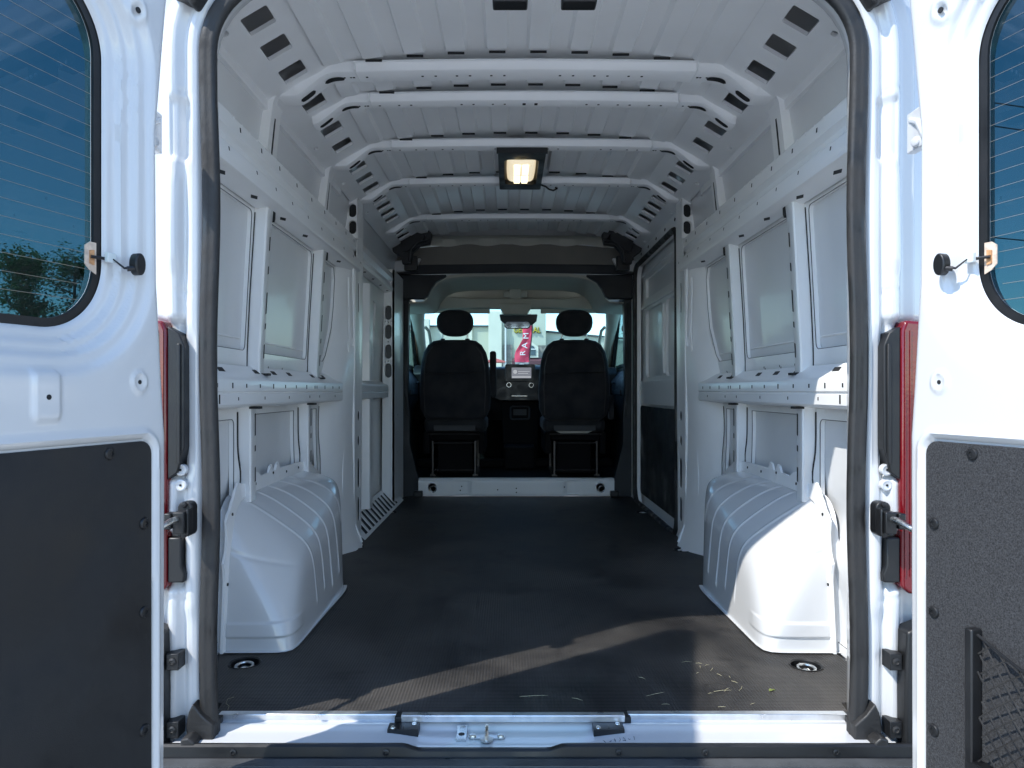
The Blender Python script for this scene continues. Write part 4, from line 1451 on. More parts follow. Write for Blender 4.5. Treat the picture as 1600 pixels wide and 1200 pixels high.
b.build("elastic_cord", M['plastic'], e)

# ------------------------------------------------------------------ ceiling lamp
e = part_empty("ceiling_lamp", van)
ZL = 1.872
b = MB()
b.panel(rrect(-0.108, 0.108, 1.435, 2.035, 0.012), [rrect(-0.080, 0.080, 1.545, 1.945, 0.03)], lambda u, v, w: (0.002 + u, v, ZL - 0.014 + w), 0.05)
b.box(-0.112, 0.116, 1.425, 1.440, ZL - 0.022, ZL + 0.03)
b.build("lamp_housing", M['plastic'], e, smooth=30, bevel=0.004)
b = MB()
b.prism([(0.002 + u, v, ZL + 0.008) for u, v in rrect(-0.083, 0.083, 1.54, 1.95, 0.03)], (0, 0, 0.006))
b.build("lamp_reflector", M['lampback'], e, smooth=0)
b = MB()
b.grid(lin(-1, 1, 18), lin(-1, 1, 24), lambda u, v: (0.002 + u * 0.070 * (1 - 0.06 * v * v), 1.735 + v * 0.175, ZL + 0.007 - 0.032 * (1 - u ** 4) ** 0.5 * (1 - v ** 6) ** 0.5))
b.build("lamp_lens", M['lens'], e, smooth=60)
for u0, u1, v0, v1 in ((-0.034, -0.006, 1.60, 1.74), (0.006, 0.034, 1.60, 1.74), (-0.034, -0.004, 1.76, 1.88), (0.004, 0.034, 1.76, 1.88)):
    b = MB()
    b.box(0.002 + u0, 0.002 + u1, v0, v1, ZL - 0.0262, ZL - 0.0252)
    b.build("lit_strip", M['bulb'], e, smooth=0)
b = MB()
b.tube([(0.10, 1.97, 1.868), (0.135, 1.99, 1.862), (0.155, 2.02, 1.856), (0.18, 2.05, 1.858), (0.20, 2.04, 1.866), (0.19, 2.03, 1.868)], 0.0045, 8)
b.build("lamp_cable", M['plastic'], e)

# ------------------------------------------------------------------ cab
# step up to the cab floor
e = part_empty("cab_step", van)
b = MB()
def stepf(x, v):
    r = 0.02 * (sm(-0.62, -0.56, x) - sm(-0.47, -0.42, x)) * 0 + 0.012 * (sm(-0.50, -0.44, x) * (1 - sm(-0.36, -0.34, x)) + sm(0.36, 0.38, x) * (1 - sm(0.44, 0.50, x)))
    y = 3.60 + r * (1 if 0.1 < v < 0.9 else 0.4) + 0.02 * sm(0.86, 1.0, v) + 0.01 * (1 - sm(0, 0.08, v))
    return (x, y, 0.002 + 0.128 * v)
b.grid(lin(-0.745, 0.745, 100), lin(0, 1, 20), stepf)
b.box(-0.745, 0.745, 3.621, 3.68, 0.115, 0.133)
b.build("step_panel", M['inner'], e, smooth=50)
for x in (-0.63, 0.63):
    b = MB()
    b.lathe((x, 3.598, 0.068), (0, -1, 0), [(0.036, 0), (0.036, 0.002), (0.033, 0.003), (0.031, 0.0), (0.0001, 0.0)], 24)
    b.build("ring_recess", M['inner'], e)
    b = MB()
    b.tube([(x + 0.022 * math.cos(a) + 0.008, 3.588, 0.058 + 0.022 * math.sin(a)) for a in [2 * math.pi * k / 16 for k in range(16)]], 0.004, 8, closed=True)
    b.build("ring", M['steel'], e)
b = MB()
for x, z in ((-0.41, 0.075), (-0.42, 0.045), (-0.14, 0.05), (0.0, 0.06), (0.0, 0.03), (0.36, 0.07)):
    b.cyl((x, 3.601, z), (x, 3.5985, z), 0.005, n=8)
build_each(b, "small_hole", M['hole'], e, smooth=0)
b = MB()
for s in (-1, 1):
    b.box(min(s * 0.70, s * 0.76), max(s * 0.70, s * 0.76), 3.55, 3.597, 0.003, 0.045)
b.build("end_block", M['plastic'], e, smooth=30, bevel=0.006)

# cab tub: floor, door linings, side glass
b = MB()
b.box(-0.93, 0.93, 3.68, 5.4, 0.06, 0.125)
b.quad((-1.0, 5.38, 0.05), (1.0, 5.38, 0.05), (1.0, 5.39, 1.0), (-1.0, 5.39, 1.0))
# 
b.build("cab_floor", M['deep'], van, smooth=0)
for s in (-1, 1):
    e = part_empty("cab_door", van)
    b = MB()
    b.grid(lin(3.68, 5.4, 10), lin(0.08, 0.97, 10), lambda y, z: (s * (0.955 - 0.075 * sm(0.55, 0.75, z) * (1 - sm(0.88, 0.97, z)) - 0.02 * sm(0.2, 0.1, z)), y, z))
    b.build("door_lining", M['cabtrim'], e, smooth=60)
    b = MB()
    go = [(3.70, 0.94), (5.42, 0.94), (4.60, 1.56), (3.70, 1.60)]
    gi = [(3.80, 0.99), (5.20, 0.99), (4.98, 1.16), (4.52, 1.47), (4.40, 1.50), (3.86, 1.50), (3.80, 1.45)]
    b.panel(go, [gi], lambda u, v, w: (s * (0.955 - 0.10 * (v - 0.94) + w), u, v), 0.03)
    b.build("window_frame", M['plastic'], e, smooth=30)
    b = MB()
    b.prism([(s * (0.972 - 0.10 * (v - 0.94)), u, v) for u, v in gi], (s * 0.004, 0, 0))
    b.build("side_glass", M['ws'], e, smooth=0)
    b = MB()
    b.box(min(s * 0.87, s * 0.92), max(s * 0.87, s * 0.92), 4.2, 4.6, 0.76, 0.80)
    b.tube([(s * 0.865, 4.5, 0.86), (s * 0.855, 4.56, 0.87), (s * 0.865, 4.64, 0.86)], 0.007, 8)
    b.build("door_pull", M['cabtrim'], e, smooth=40, bevel=0.006)
    b = MB()       # outside mirror
    b.prism([(s * (1.22 + u), 5.02, 1.16 + v) for u, v in rrect(-0.11, 0.11, -0.17, 0.17, 0.05)], (0, 0.10, 0))
    b.tube([(s * 0.97, 5.05, 1.0), (s * 1.13, 5.07, 1.06)], 0.03, 8)
    b.build("wing_mirror", M['plastic'], e, smooth=40, bevel=0.02, seg=3)

# pillar trims beside the cab opening
for s in (-1, 1):
    b = MB()
    P = [(0.955, 0.0), (0.955, 1.50), (0.805, 1.50), (0.815, 0.80), (0.80, 0.62), (0.80, 0.40), (0.735, 0.135), (0.735, 0.0)]
    b.prism([(s * x, 3.595 if x > 0.74 else 3.593, z) for x, z in P], (0, 0.075, 0))
    b.tube([(s * 0.83, 3.59, 1.45), (s * 0.84, 3.59, 0.85), (s * 0.82, 3.59, 0.6)], 0.006, 6)
    b.build("pillar_trim", M['cabtrim'], van, smooth=30, bevel=0.012, seg=3)
    b = MB()
    for z in (0.36, 0.22):
        b.lathe((s * 0.865, 3.594, z), (0, -1, 0), [(0.012, 0), (0.010, 0.004), (0.0001, 0.005)], 14)
    build_each(b, "trim_clip", M['plastic'], van)
    b = MB()     # carpeted corner box under the header
    P = [(0.93, 1.475), (0.93, 1.655), (0.52, 1.655), (0.53, 1.640), (0.60, 1.60), (0.635, 1.55), (0.66, 1.495), (0.69, 1.475)]
    b.prism([(s * x, 3.55, z) for x, z in P], (0, 0.06, 0))
    b.build("corner_box", M['cabtrim'], van, smooth=30, bevel=0.008, seg=2)
    b = MB()     # folded black bracket hanging from the roof corner
    zc, yc = 1.84, 3.16
    b.prism([(s * x, yc, z) for x, z in ((0.855, 1.75), (0.87, 1.82), (0.84, 1.87), (0.78, 1.87), (0.72, 1.90), (0.66, 1.905), (0.61, 1.90), (0.585, 1.87), (0.60, 1.80), (0.67, 1.79), (0.715, 1.745), (0.73, 1.67), (0.79, 1.665), (0.80, 1.71))], (0, 0.05, 0))
    b.prism([(s * x, yc - 0.03, z) for x, z in ((0.70, 1.88), (0.76, 1.86), (0.80, 1.80), (0.78, 1.74), (0.74, 1.75), (0.70, 1.80), (0.64, 1.82), (0.63, 1.86))], (0, 0.029, 0))
    b.tube([(s * 0.61, yc - 0.01, 1.83), (s * 0.68, yc - 0.02, 1.81), (s * 0.725, yc - 0.02, 1.76), (s * 0.74, yc - 0.01, 1.68)], 0.012, 8)
    b.obox((s * 0.74, yc + 0.08, 1.68), (0.045, 0, 0), (0, 0.03, 0), (0, 0, 0.05))
    b.build("roof_bracket", M['plastic'], van, smooth=35, bevel=0.010, seg=2)
    b = MB()      # pale wedge below it
    b.prism([(s * x, 3.45, z) for x, z in ((0.90, 1.66), (0.90, 1.74), (0.70, 1.76), (0.74, 1.67))], (0, 0.14, 0))
    b.build("corner_gusset", M['inner'], van, smooth=30, bevel=0.006)

# roof end and overhead shelf
b = MB()
b.grid(lin(-0.88, 0.88, 60), [0, 1, 2, 3], lambda x, k: (x, (3.34, 3.40, 3.46, 3.50)[int(k)], (1.90, 1.90, 1.905, 1.865)[int(k)] - 0.03 * abs(x / 0.88) ** 3 - (0.008 * math.sin(x * 22) if int(k) == 3 else 0)))
b.build("roof_end_panel", M['beige'], van, smooth=50)
b = MB()
b.prism([(x, 3.50, z) for x, z in ((-0.88, 1.66), (-0.88, 1.83), (-0.3, 1.875), (0.3, 1.875), (0.88, 1.83), (0.88, 1.66))], (0, 0.02, 0))
b.build("shelf_back", M['shelf'] if 'shelf' in M else mat("shelf_brown_grey", (0.20, 0.185, 0.16), 0.9, bump=(200, 0.2, 0.001), vary=(4, 0.2)), van, smooth=0)
b = MB()
b.prism([(x, 3.52, z) for x, z in ((-0.93, 1.645), (-0.93, 1.715), (0, 1.725), (0.93, 1.715), (0.93, 1.645), (0, 1.665))], (0, -0.03, 0))
b.build("shelf_edge", M['cabtrim'], van, smooth=30, bevel=0.005)
b = MB()
b.prism([(x, 3.50, z) for x, z in ((-0.95, 1.87), (-0.95, 2.02), (0.95, 2.02), (0.95, 1.87))], (0, 0.02, 0))
b.build("roof_bulkhead", M['roof'], van, smooth=0)
# headliner
HL = [(0.96, 1.440), (0.80, 1.448), (0.70, 1.452), (0.675, 1.470), (0.655, 1.51), (0.625, 1.56), (0.58, 1.605), (0.52, 1.630), (0.40, 1.645), (0.0, 1.652)]
hl2 = [(-x, z) for x, z in HL] + [(x, z) for x, z in HL[-2::-1]]
b = MB()
secs = [(3.60, 0.025), (3.605, 0.006), (3.63, 0.0), (3.68, -0.004), (3.72, 0.006), (3.80, 0.012), (4.1, 0.012), (4.34, 0.0)]
rows = [[b.v((x * (1 - 0.02 * (y - 3.6)), y, z + up * (1 if abs(x) < 0.6 else 0.3))) for x, z in hl2] for y, up in secs]
for i in range(len(secs) - 1):
    for j in range(len(hl2) - 1):
        b.f((rows[i][j], rows[i + 1][j], rows[i + 1][j + 1], rows[i][j + 1]))
b.build("headliner", M['beige'], van, smooth=50)
e = part_empty("overhead_console", van)
b = MB()
b.prism([(x, 4.32, z) for x, z in ((-0.73, 1.48), (-0.73, 1.58), (-0.68, 1.635), (-0.62, 1.60), (-0.40, 1.575), (0.40, 1.575), (0.62, 1.60), (0.68, 1.635), (0.73, 1.58), (0.73, 1.48), (0.3, 1.50), (0.0, 1.495), (-0.3, 1.50))], (0, 0.12, 0))
b.box(-0.05, 0.05, 4.30, 4.318, 1.57, 1.68)
b.box(-0.10, 0.10, 4.305, 4.317, 1.585, 1.64)
b.prism([(x, 4.29, z) for x, z in ((-0.15, 1.53), (0.15, 1.53), (0.10, 1.44), (-0.10, 1.44))], (0, 0.10, 0))
b.build("console_body", M['beige'], e, smooth=30, bevel=0.010, seg=2)
b = MB()
for x in (-0.035, 0.035):
    b.box(x - 0.008, x + 0.008, 4.284, 4.2895, 1.455, 1.462)
b.box(-0.085, 0.085, 4.286, 4.2895, 1.448, 1.475)
b.build("reading_lamp", M['beige'], e, smooth=30)
for s in (-1, 1):
    b = MB()
    b.prism([(s * x, 4.42, z) for x, z in ((0.22, 1.505), (0.70, 1.545), (0.70, 1.465), (0.22, 1.462))], (0, 0.03, 0))
    b.build("sun_visor", M['beige'], van, smooth=30, bevel=0.008, seg=2)
    b = MB()   # windscreen pillar
    A = Vector((s * 0.845, 4.36, 1.53)); B = Vector((s * 0.90, 5.35, 1.0))
    b.tube([A, A.lerp(B, 0.3) + Vector((s * 0.01, 0, 0.03)), A.lerp(B, 0.65) + Vector((s * 0.01, 0, 0.04)), B], [0.075, 0.055, 0.05, 0.06], 12)
    b.build("windscreen_pillar", M['beige'], van, smooth=60)
    b = MB()   # grab handle on it
    pts = [Vector((s * 0.80, 4.62, 1.36)), Vector((s * 0.775, 4.66, 1.33)), Vector((s * 0.765, 4.72, 1.24)), Vector((s * 0.775, 4.78, 1.17)), Vector((s * 0.80, 4.82, 1.15))]
    b.tube(pts, 0.014, 8)
    b.build("grab_handle", M['beige'], van)
    b = MB()   # seat belt upper guide and strap on the cab pillar
    b.lathe((s * 0.835, 3.72, 1.27), (-s, -0.3, 0), [(0.028, 0), (0.024, 0.02), (0.0001, 0.025)], 14)
    b.obox((s * 0.84, 3.74, 0.85), (0.003, 0, 0), (0, 0.024, 0), (0, 0, 0.40))
    b.build("seat_belt", M['plastic'], van, smooth=40)
b = MB()
b.grid(lin(-1, 1, 16), lin(0, 1, 8), lambda u, v: (u * (0.80 + 0.12 * v), 4.44 + 1.0 * v - 0.06 * u * u, 1.565 - 0.56 * v - 0.03 * v * (1 - v)))
b.build("windscreen", M['ws'], van, smooth=60)
# roof front between headliner and windscreen
b = MB()
b.quad((-0.95, 4.43, 1.57), (0.95, 4.43, 1.57), (0.96, 4.40, 1.72), (-0.96, 4.40, 1.72))
b.build("roof_front_edge", M['beige'], van, smooth=0)
# rear-view mirror with the sensor housing
e = part_empty("rearview_mirror", van)
b = MB()
b.prism([(0.02 + u, 4.52, 1.372 + v) for u, v in rrect(-0.115, 0.115, -0.033, 0.033, 0.03)], (0, 0.03, 0))
b.build("mirror_case", M['plastic'], e, smooth=40, bevel=0.006)
b = MB()
b.prism([(0.02 + u, 4.517, 1.372 + v) for u, v in rrect(-0.106, 0.106, -0.026, 0.026, 0.024)], (0, 0.002, 0))
b.build("mirror_glass", mat("mirror", (0.5, 0.52, 0.55), 0.05, metal=1.0), e, smooth=0)
b = MB()
b.prism([(0.03 + u, 4.56, v) for u, v in ((-0.17, 1.47), (0.17, 1.47), (0.16, 1.41), (0.12, 1.375), (-0.12, 1.385), (-0.16, 1.42))], (0, 0.08, 0))
b.build("sensor_housing", M['plastic'], e, smooth=40, bevel=0.010)

# dashboard
e = part_empty("dashboard", van)
b = MB()
def dash(x, v):
    P = [(4.86, 0.52), (4.80, 0.62), (4.76, 0.74), (4.72, 0.86), (4.72, 0.95), (4.78, 1.005), (4.95, 1.025), (5.2, 1.01), (5.44, 0.97)]
    k = v * (len(P) - 1)
    i = min(int(k), len(P) - 2)
    f = k - i
    y = P[i][0] + (P[i + 1][0] - P[i][0]) * f
    z = P[i][1] + (P[i + 1][1] - P[i][1]) * f
    return (x, y + 0.05 * abs(x) ** 2, z + 0.01 * math.sin(x * 5) * sm(0.6, 0.7, v))
b.grid(lin(-0.93, 0.93, 40), lin(0, 1, 24), dash)
b.prism([(x, 4.66, z) for x, z in ((-0.14, 0.70), (-0.30, 0.78), (-0.32, 0.99), (0.36, 0.99), (0.34, 0.78), (0.24, 0.70))], (0, 0.20, 0))
b.build("dash_body", M['plastic'], e, smooth=40, bevel=0.01)
b = MB()
b.prism([(x, 4.74, z) for x, z in ((-0.10, 0.14), (-0.13, 0.70), (0.22, 0.70), (0.20, 0.14))], (0, 0.20, 0))
b.build("console_front", M['deep'], e, smooth=40, bevel=0.01)
sx0 = 0.045
b = MB()
b.prism([(sx0 + u, 4.63, 0.952 + v) for u, v in rrect(-0.135, 0.135, -0.078, 0.078, 0.015)], (0, 0.03, 0))
b.build("screen_bezel", M['plastic'], e, smooth=30, bevel=0.004)
b = MB()
b.prism([(sx0 + 0.012 + u, 4.627, 0.952 + v) for u, v in rrect(-0.088, 0.088, -0.048, 0.048, 0.004)], (0, 0.002, 0))
b.build("screen", M['screen'], e, smooth=0)
b = MB()
b.lathe((sx0 - 0.045, 4.6265, 0.962), (0, -1, 0), [(0.018, 0), (0.018, 0.0006), (0.0001, 0.0006)], 18)
b.box(sx0 - 0.018, sx0 + 0.085, 4.6262, 4.6268, 0.962, 0.966)
b.box(sx0 - 0.018, sx0 + 0.070, 4.6262, 4.6268, 0.946, 0.950)
b.box(sx0 - 0.070, sx0 + 0.095, 4.6262, 4.6268, 0.909, 0.922)
b.build("screen_display", M['screenmark'], e, smooth=0)
b = MB()
for x, z, r in ((sx0 - 0.10, 0.845, 0.020), (sx0 + 0.10, 0.843, 0.020), (-0.215, 0.952, 0.034)):
    b.tube([(x + r * math.cos(a), 4.645, z + r * math.sin(a)) for a in [2 * math.pi * k / 20 for k in range(20)]], 0.0020, 6, closed=True)
b.box(-0.03, 0.11, 4.652, 4.659, 0.745, 0.747)
build_each(b, "knob_ring", M['chrome'], e, smooth=40)
b = MB()
b.tube([(sx0 + u, 4.72, 0.60 + v) for u, v in rrect(-0.085, 0.085, -0.065, 0.05, 0.02)], 0.008, 8, closed=True)
b.box(sx0 - 0.06, sx0 + 0.06, 4.735, 4.739, 0.57, 0.625)
b.build("lower_holder", M['cowl'], e, smooth=40)
b = MB()
b.box(-0.85, 0.85, 4.42, 4.50, 0.126, 0.20)
b.box(-0.10, 0.17, 4.25, 4.65, 0.126, 0.32)
b.build("centre_console", M['deep'], e, smooth=30, bevel=0.02)

# seats
def seat(xc, lit):
    e = part_empty("seat", van)
    b = MB()
    half = [(0.0, 1.196), (0.12, 1.195), (0.168, 1.186), (0.212, 1.155), (0.246, 1.097), (0.264, 1.025), (0.277, 0.90), (0.283, 0.79), (0.276, 0.65), (0.246, 0.575), (0.20, 0.555)]
    poly = [(xc - x, z) for x, z in half[::-1]] + [(xc + x, z) for x, z in half[1:]]
    y0 = 3.86
    b.prism([(x, y0 + (1.2 - z) * 0.06, z) for x, z in poly], (0, 0.14, 0))
    b.build("backrest", M['fabric'], e, smooth=60, bevel=0.035, seg=4)
    b = MB()
    b.tube([(xc + x, 3.858 + (1.2 - 0.93) * 0.06, 0.93 + 0.004 * math.sin(x * 9)) for x in lin(-0.25, 0.25, 10)], 0.0035, 6)
    for q in (-1, 1):
        b.tube([(xc + q * x, 3.857 + (1.2 - z) * 0.06, z) for x, z in ((0.235, 0.60), (0.243, 0.80), (0.236, 0.98), (0.215, 1.08), (0.17, 1.14))], 0.003, 6)
    b.build("seam_piping", M['plastic'], e)
    b = MB()
    b.box(xc - 0.25, xc + 0.25, 3.93, 4.50, 0.46, 0.58)
    b.build("cushion", M['fabric'], e, smooth=60, bevel=0.04, seg=4)
    b = MB()
    hp = []
    for k in range(32):
        a = 2 * math.pi * k / 32
        c, sn = math.cos(a), math.sin(a)
        w_ = 0.146 * (1 - 0.12 * (sn < 0) * abs(sn))
        hp.append((xc + math.copysign(abs(c) ** 0.75, c) * w_, 1.328 + math.copysign(abs(sn) ** 0.72, sn) * 0.106))
    b.prism([(x, 3.87, z) for x, z in hp], (0, 0.10, 0))
    b.build("headrest", M['fabric'], e, smooth=70, bevel=0.032, seg=4)
    b = MB()
    for dx in (-0.098, 0.098):
        b.cyl((xc + dx, 3.92, 1.20), (xc + dx, 3.92, 1.28), 0.0065, n=10)
    build_each(b, "headrest_post", M['steel'], e)
    b = MB()
    for dx in (-0.098, 0.098):
        b.lathe((xc + dx, 3.92, 1.188), (0, 0, 1), [(0.02, 0), (0.018, 0.018), (0.0001, 0.02)], 12)
    build_each(b, "post_collar", M['plastic'], e)
    b = MB()
    for dx in (-0.165, 0.165):
        b.box(xc + dx - 0.006, xc + dx + 0.006, 3.80, 3.83, 0.135, 0.40)
        b.box(xc + dx - 0.008, xc + dx + 0.008, 4.35, 4.38, 0.135, 0.40)
        b.box(xc + dx - 0.02, xc + dx + 0.02, 3.79, 4.40, 0.127, 0.145)
    for z in (0.385, 0.175):
        b.cyl((xc - 0.165, 3.81, z), (xc + 0.165, 3.81, z), 0.005, n=8)
    b.cyl((xc - 0.20, 3.81, 0.455), (xc + 0.20, 3.81, 0.455), 0.006, n=8)
    b.build("base_frame", M['frame'], e, smooth=40)
    b = MB()
    b.box(xc - 0.14, xc + 0.14, 3.95, 4.34, 0.13, 0.40)
    b.box(xc - 0.24, xc - 0.19, 3.82, 4.45, 0.30, 0.47)
    b.box(xc + 0.19, xc + 0.24, 3.82, 4.45, 0.30, 0.47)
    b.box(xc - 0.24, xc + 0.24, 3.90, 4.45, 0.40, 0.455)
    b.build("base_box", M['deep'], e, smooth=30, bevel=0.01)
    b = MB()
    b.box(xc - 0.165, xc + 0.165, 3.865, 3.875, 0.475, 0.52)
    b.build("rear_flap", M['cowl'], e, smooth=30, bevel=0.003)
    if lit:
        b = MB()
        b.prism([(xc + x, 3.88, z) for x, z in ((-0.15, 0.475), (0.14, 0.475), (0.10, 0.458), (-0.11, 0.456))], (0, 0.01, 0))
        b.build("spring_cover", M['beige'], e, smooth=30)
    b = MB()
    b.prism([(xc + (0.30 if xc < 0 else -0.30) + u, 3.95, 0.96 + v) for u, v in rrect(-0.026, 0.026, -0.22, 0.15, 0.02)] if xc < 0 else
            [(xc + 0.30 + u, 3.95, 0.66 + v) for u, v in rrect(-0.02, 0.02, -0.10, 0.10, 0.02)], (0, 0.06, 0))
    b.build("armrest", M['fabric'], e, smooth=40, bevel=0.012)
    return e
seat(-0.483, False)
seat(0.463, True)
# steering wheel in front of the left seat
b = MB()
c0 = Vector((-0.48, 4.50, 0.93))
ax = Vector((0, -0.82, 0.57))
u = Vector((1, 0, 0)); v = ax.cross(u).normalized()
b.tube([c0 + (u * math.cos(a) + v * math.sin(a)) * 0.19 for a in [2 * math.pi * k / 36 for k in range(36)]], 0.015, 8, closed=True)
b.obox(c0, u * 0.17, v * 0.02, ax * 0.015)
b.tube([c0, c0 - ax * 0.3], 0.03, 8)
b.build("steering_wheel", M['plastic'], van)

# ------------------------------------------------------------------ loose bits on the floor
random.seed(11)
def at(px, py, z=0.0):
    d = (0.79 - z) * 1115.0 / (py - 611.0)
    return Vector((-0.059 + (px - 794.5) / 1115.0 * d, d - 1.75, z))
STR = [(834, 1088, 0.075, 5), (902, 1093, 0.03, -30), (1003, 1060, 0.022, -40), (1024, 1085, 0.06, 25), (1040, 1101, 0.02, 0), (1094, 1042, 0.02, 80), (1112, 1046, 0.025, 60), (1124, 1055, 0.018, -60),
       (1129, 1080, 0.05, 10), (1136, 1078, 0.03, 50), (1157, 1076, 0.035, 60), (1148, 1066, 0.02, -50), (1128, 1105, 0.02, 0), (1110, 1084, 0.015, 20), (1092, 1037, 0.018, -10), (1176, 1100, 0.016, 30), (1073, 1035, 0.03, 5),
       (1105, 1040, 0.015, 20), (1140, 1058, 0.014, 90), (1090, 1052, 0.012, 40)]
for (px, py, ln, ang) in STR:
    p = at(px, py, 0.001)
    a = R(ang)
    dv = Vector((math.cos(a), math.sin(a), 0)) * ln / 2
    o = MB()
    mid = Vector((-dv.y, dv.x, 0)) * random.uniform(-0.35, 0.35)
    o.tube([-dv + Vector((0, 0, 0.001)), mid * 0.6 + Vector((0, 0, 0.002)), dv + Vector((0, 0, 0.001))], [0.0005, 0.0007, 0.0003], 5)
    ob = o.build("grass_clipping", M['straw'])
    ob.location = p
    lab_ = {834: "longest dry grass clipping lying alone in shade near the threshold strip", 902: "short pale clipping in the shaded middle of the floor near the threshold", 1003: "thin slanting clipping at the edge of the sunlight streak on the van floor",
            1024: "long dry clipping lying slantwise in shade left of the sunlit patch", 1129: "longest clipping of the cluster in the sunlit floor patch, two crossing", 1157: "curved clipping right of the sunlit cluster, nearest the leaf"}.get(px, "thin dry grass clipping among the cluster on the sunlit part of the floor")
    tag(ob, lab_, "grass clipping", "dry grass clippings on the van floor")
p = at(1207, 1079, 0.001)
o = MB()
for k in range(5):
    a = random.uniform(0, 6.28)
    q = Vector((random.uniform(-0.007, 0.007), random.uniform(-0.007, 0.007), 0.002))
    dv = Vector((math.cos(a), math.sin(a), 0.2)) * 0.007
    n_ = Vector((-dv.y, dv.x, 0)) * 0.4
    o.prism([q - dv, q + n_, q + dv, q - n_], (0, 0, 0.0008))
ob = o.build("leaf_fragment", M['green'])
ob.location = p
tag(ob, "small yellow green crumpled leaf near the tie down ring on the sunlit floor", "leaf")
o = MB()
pts = [at(366, 1089, 0.002), at(356, 1092, 0.002), at(353, 1099, 0.002), at(358, 1103, 0.003), at(356, 1109, 0.004)]
c0 = pts[0].copy()
o.tube([q - c0 for q in pts], 0.0005, 5)
ob = o.build("thread", M['straw'])
ob.location = c0
tag(ob, "fine pale curled thread near the lower left corner of the van floor", "thread")

# ------------------------------------------------------------------ building beyond the windscreen (60 m away)
YB = 58.25
def bx(px): return (px - 794.5) / 18.58 - 0.06
def bz(py): return 0.79 + (611 - py) / 18.58
bld = thing("commercial_building", "pale cream commercial building with a gabled front and stone base beyond the windscreen", "building", (0, YB, GZ))
b = MB()
b.box(-16, bx(764), YB, YB + 12, GZ, bz(509))
b.box(bx(784), bx(852), YB - 1.0, YB + 12, GZ, bz(484))
b.prism([(bx(852), YB, GZ), (16, YB, GZ), (16, YB, bz(540)), (bx(975), YB, bz(532)), (bx(852), YB, bz(517.5))], (0, 12, 0))
b.build("wall", M['stucco'], bld, smooth=0)
b = MB()
b.box(bx(764), bx(784), YB - 1.6, YB + 2, GZ, bz(490))
b.box(bx(656), bx(672), YB - 0.8, YB - 0.01, GZ, bz(500))
b.box(bx(733), bx(738), YB - 0.3, YB - 0.01, GZ, bz(500))
b.build("pilaster", M['stucco2'], bld, smooth=0)
b = MB()
b.box(-16, bx(764), YB - 0.2, YB - 0.01, bz(511), bz(508.5))
b.prism([(bx(852), YB - 0.2, bz(519.5)), (16, YB - 0.2, bz(542)), (16, YB - 0.2, bz(539)), (bx(852), YB - 0.2, bz(516.5))], (0, 0.19, 0))
b.build("coping", M['bumper'], bld, smooth=0)
b = MB()
b.box(bx(787), bx(800), YB - 1.2, YB - 1.01, GZ, bz(540))
b.box(bx(840), bx(852), YB - 1.2, YB - 1.01, GZ, bz(541))
b.box(bx(853), bx(870), YB - 0.2, YB - 0.01, GZ, bz(541))
b.build("stone_base", M['stone'], bld, smooth=0)
b = MB()
gx = [(bx(808), bz(560)), (bx(840), bz(560)), (bx(840), bz(544)), (bx(824), bz(532)), (bx(808), bz(544))]
b.prism([(x, YB - 1.5, z) for x, z in gx], (0, 0.49, 0))
b.build("gable", M['stucco2'], bld, smooth=0)
b = MB()
gx = [(bx(812), bz(557)), (bx(836), bz(557)), (bx(836), bz(548)), (bx(833), bz(543)), (bx(824), bz(539)), (bx(815), bz(543)), (bx(812), bz(548))]
b.prism([(x, YB - 1.56, z) for x, z in gx], (0, 0.05, 0))
b.box(bx(823.4), bx(824.6), YB - 1.62, YB - 1.57, bz(557), bz(540), 1)
b.box(bx(812), bx(836), YB - 1.62, YB - 1.57, bz(548), bz(546.6), 1)
b.build("arched_window", [M['winblue'], M['white']], bld, smooth=0)
b = MB()
b.prism([(bx(800), YB - 1.7, bz(565)), (bx(870), YB - 1.7, bz(565)), (bx(868), YB - 1.2, bz(560.5)), (bx(802), YB - 1.2, bz(560.5))], (0, 0.1, -0.3))
b.build("awning_roof", M['awning'], bld, smooth=0)
def text_mesh(txt, name, size, extr, material, parent, fn):
    cu = bpy.data.curves.new("t", 'FONT')
    cu.body = txt; cu.size = size; cu.extrude = extr; cu.align_x = 'CENTER'; cu.align_y = 'CENTER'; cu.offset = 0.0
    tmp = bpy.data.objects.new("t", cu)
    C.objects.link(tmp)
    bpy.context.view_layer.update()
    me = bpy.data.meshes.new_from_object(tmp.evaluated_get(bpy.context.evaluated_depsgraph_get()))
    bpy.data.objects.remove(tmp)
    bpy.data.curves.remove(cu)
    for vv in me.vertices:
        vv.co = fn(vv.co)
    me.materials.clear(); me.materials.append(material)
    me.name = name
    o = bpy.data.objects.new(name, me)
    C.objects.link(o)
    o.parent = parent; o.location = -wloc(parent)
    return o
sx, sz = bx(823), bz(517.5)
text_mesh("GENERAL", "sign_letters", 0.66, 0.05, M['yellow'], bld, lambda c: Vector((sx + c.x * 0.78, YB - 1.15 - c.z, sz + c.y)))
text_mesh("GENERAL", "sign_backing", 0.66, 0.02, M['black'], bld, lambda c: Vector((sx + 0.04 + c.x * 0.80, YB - 1.04 - c.z, sz - 0.05 + c.y * 1.08)))

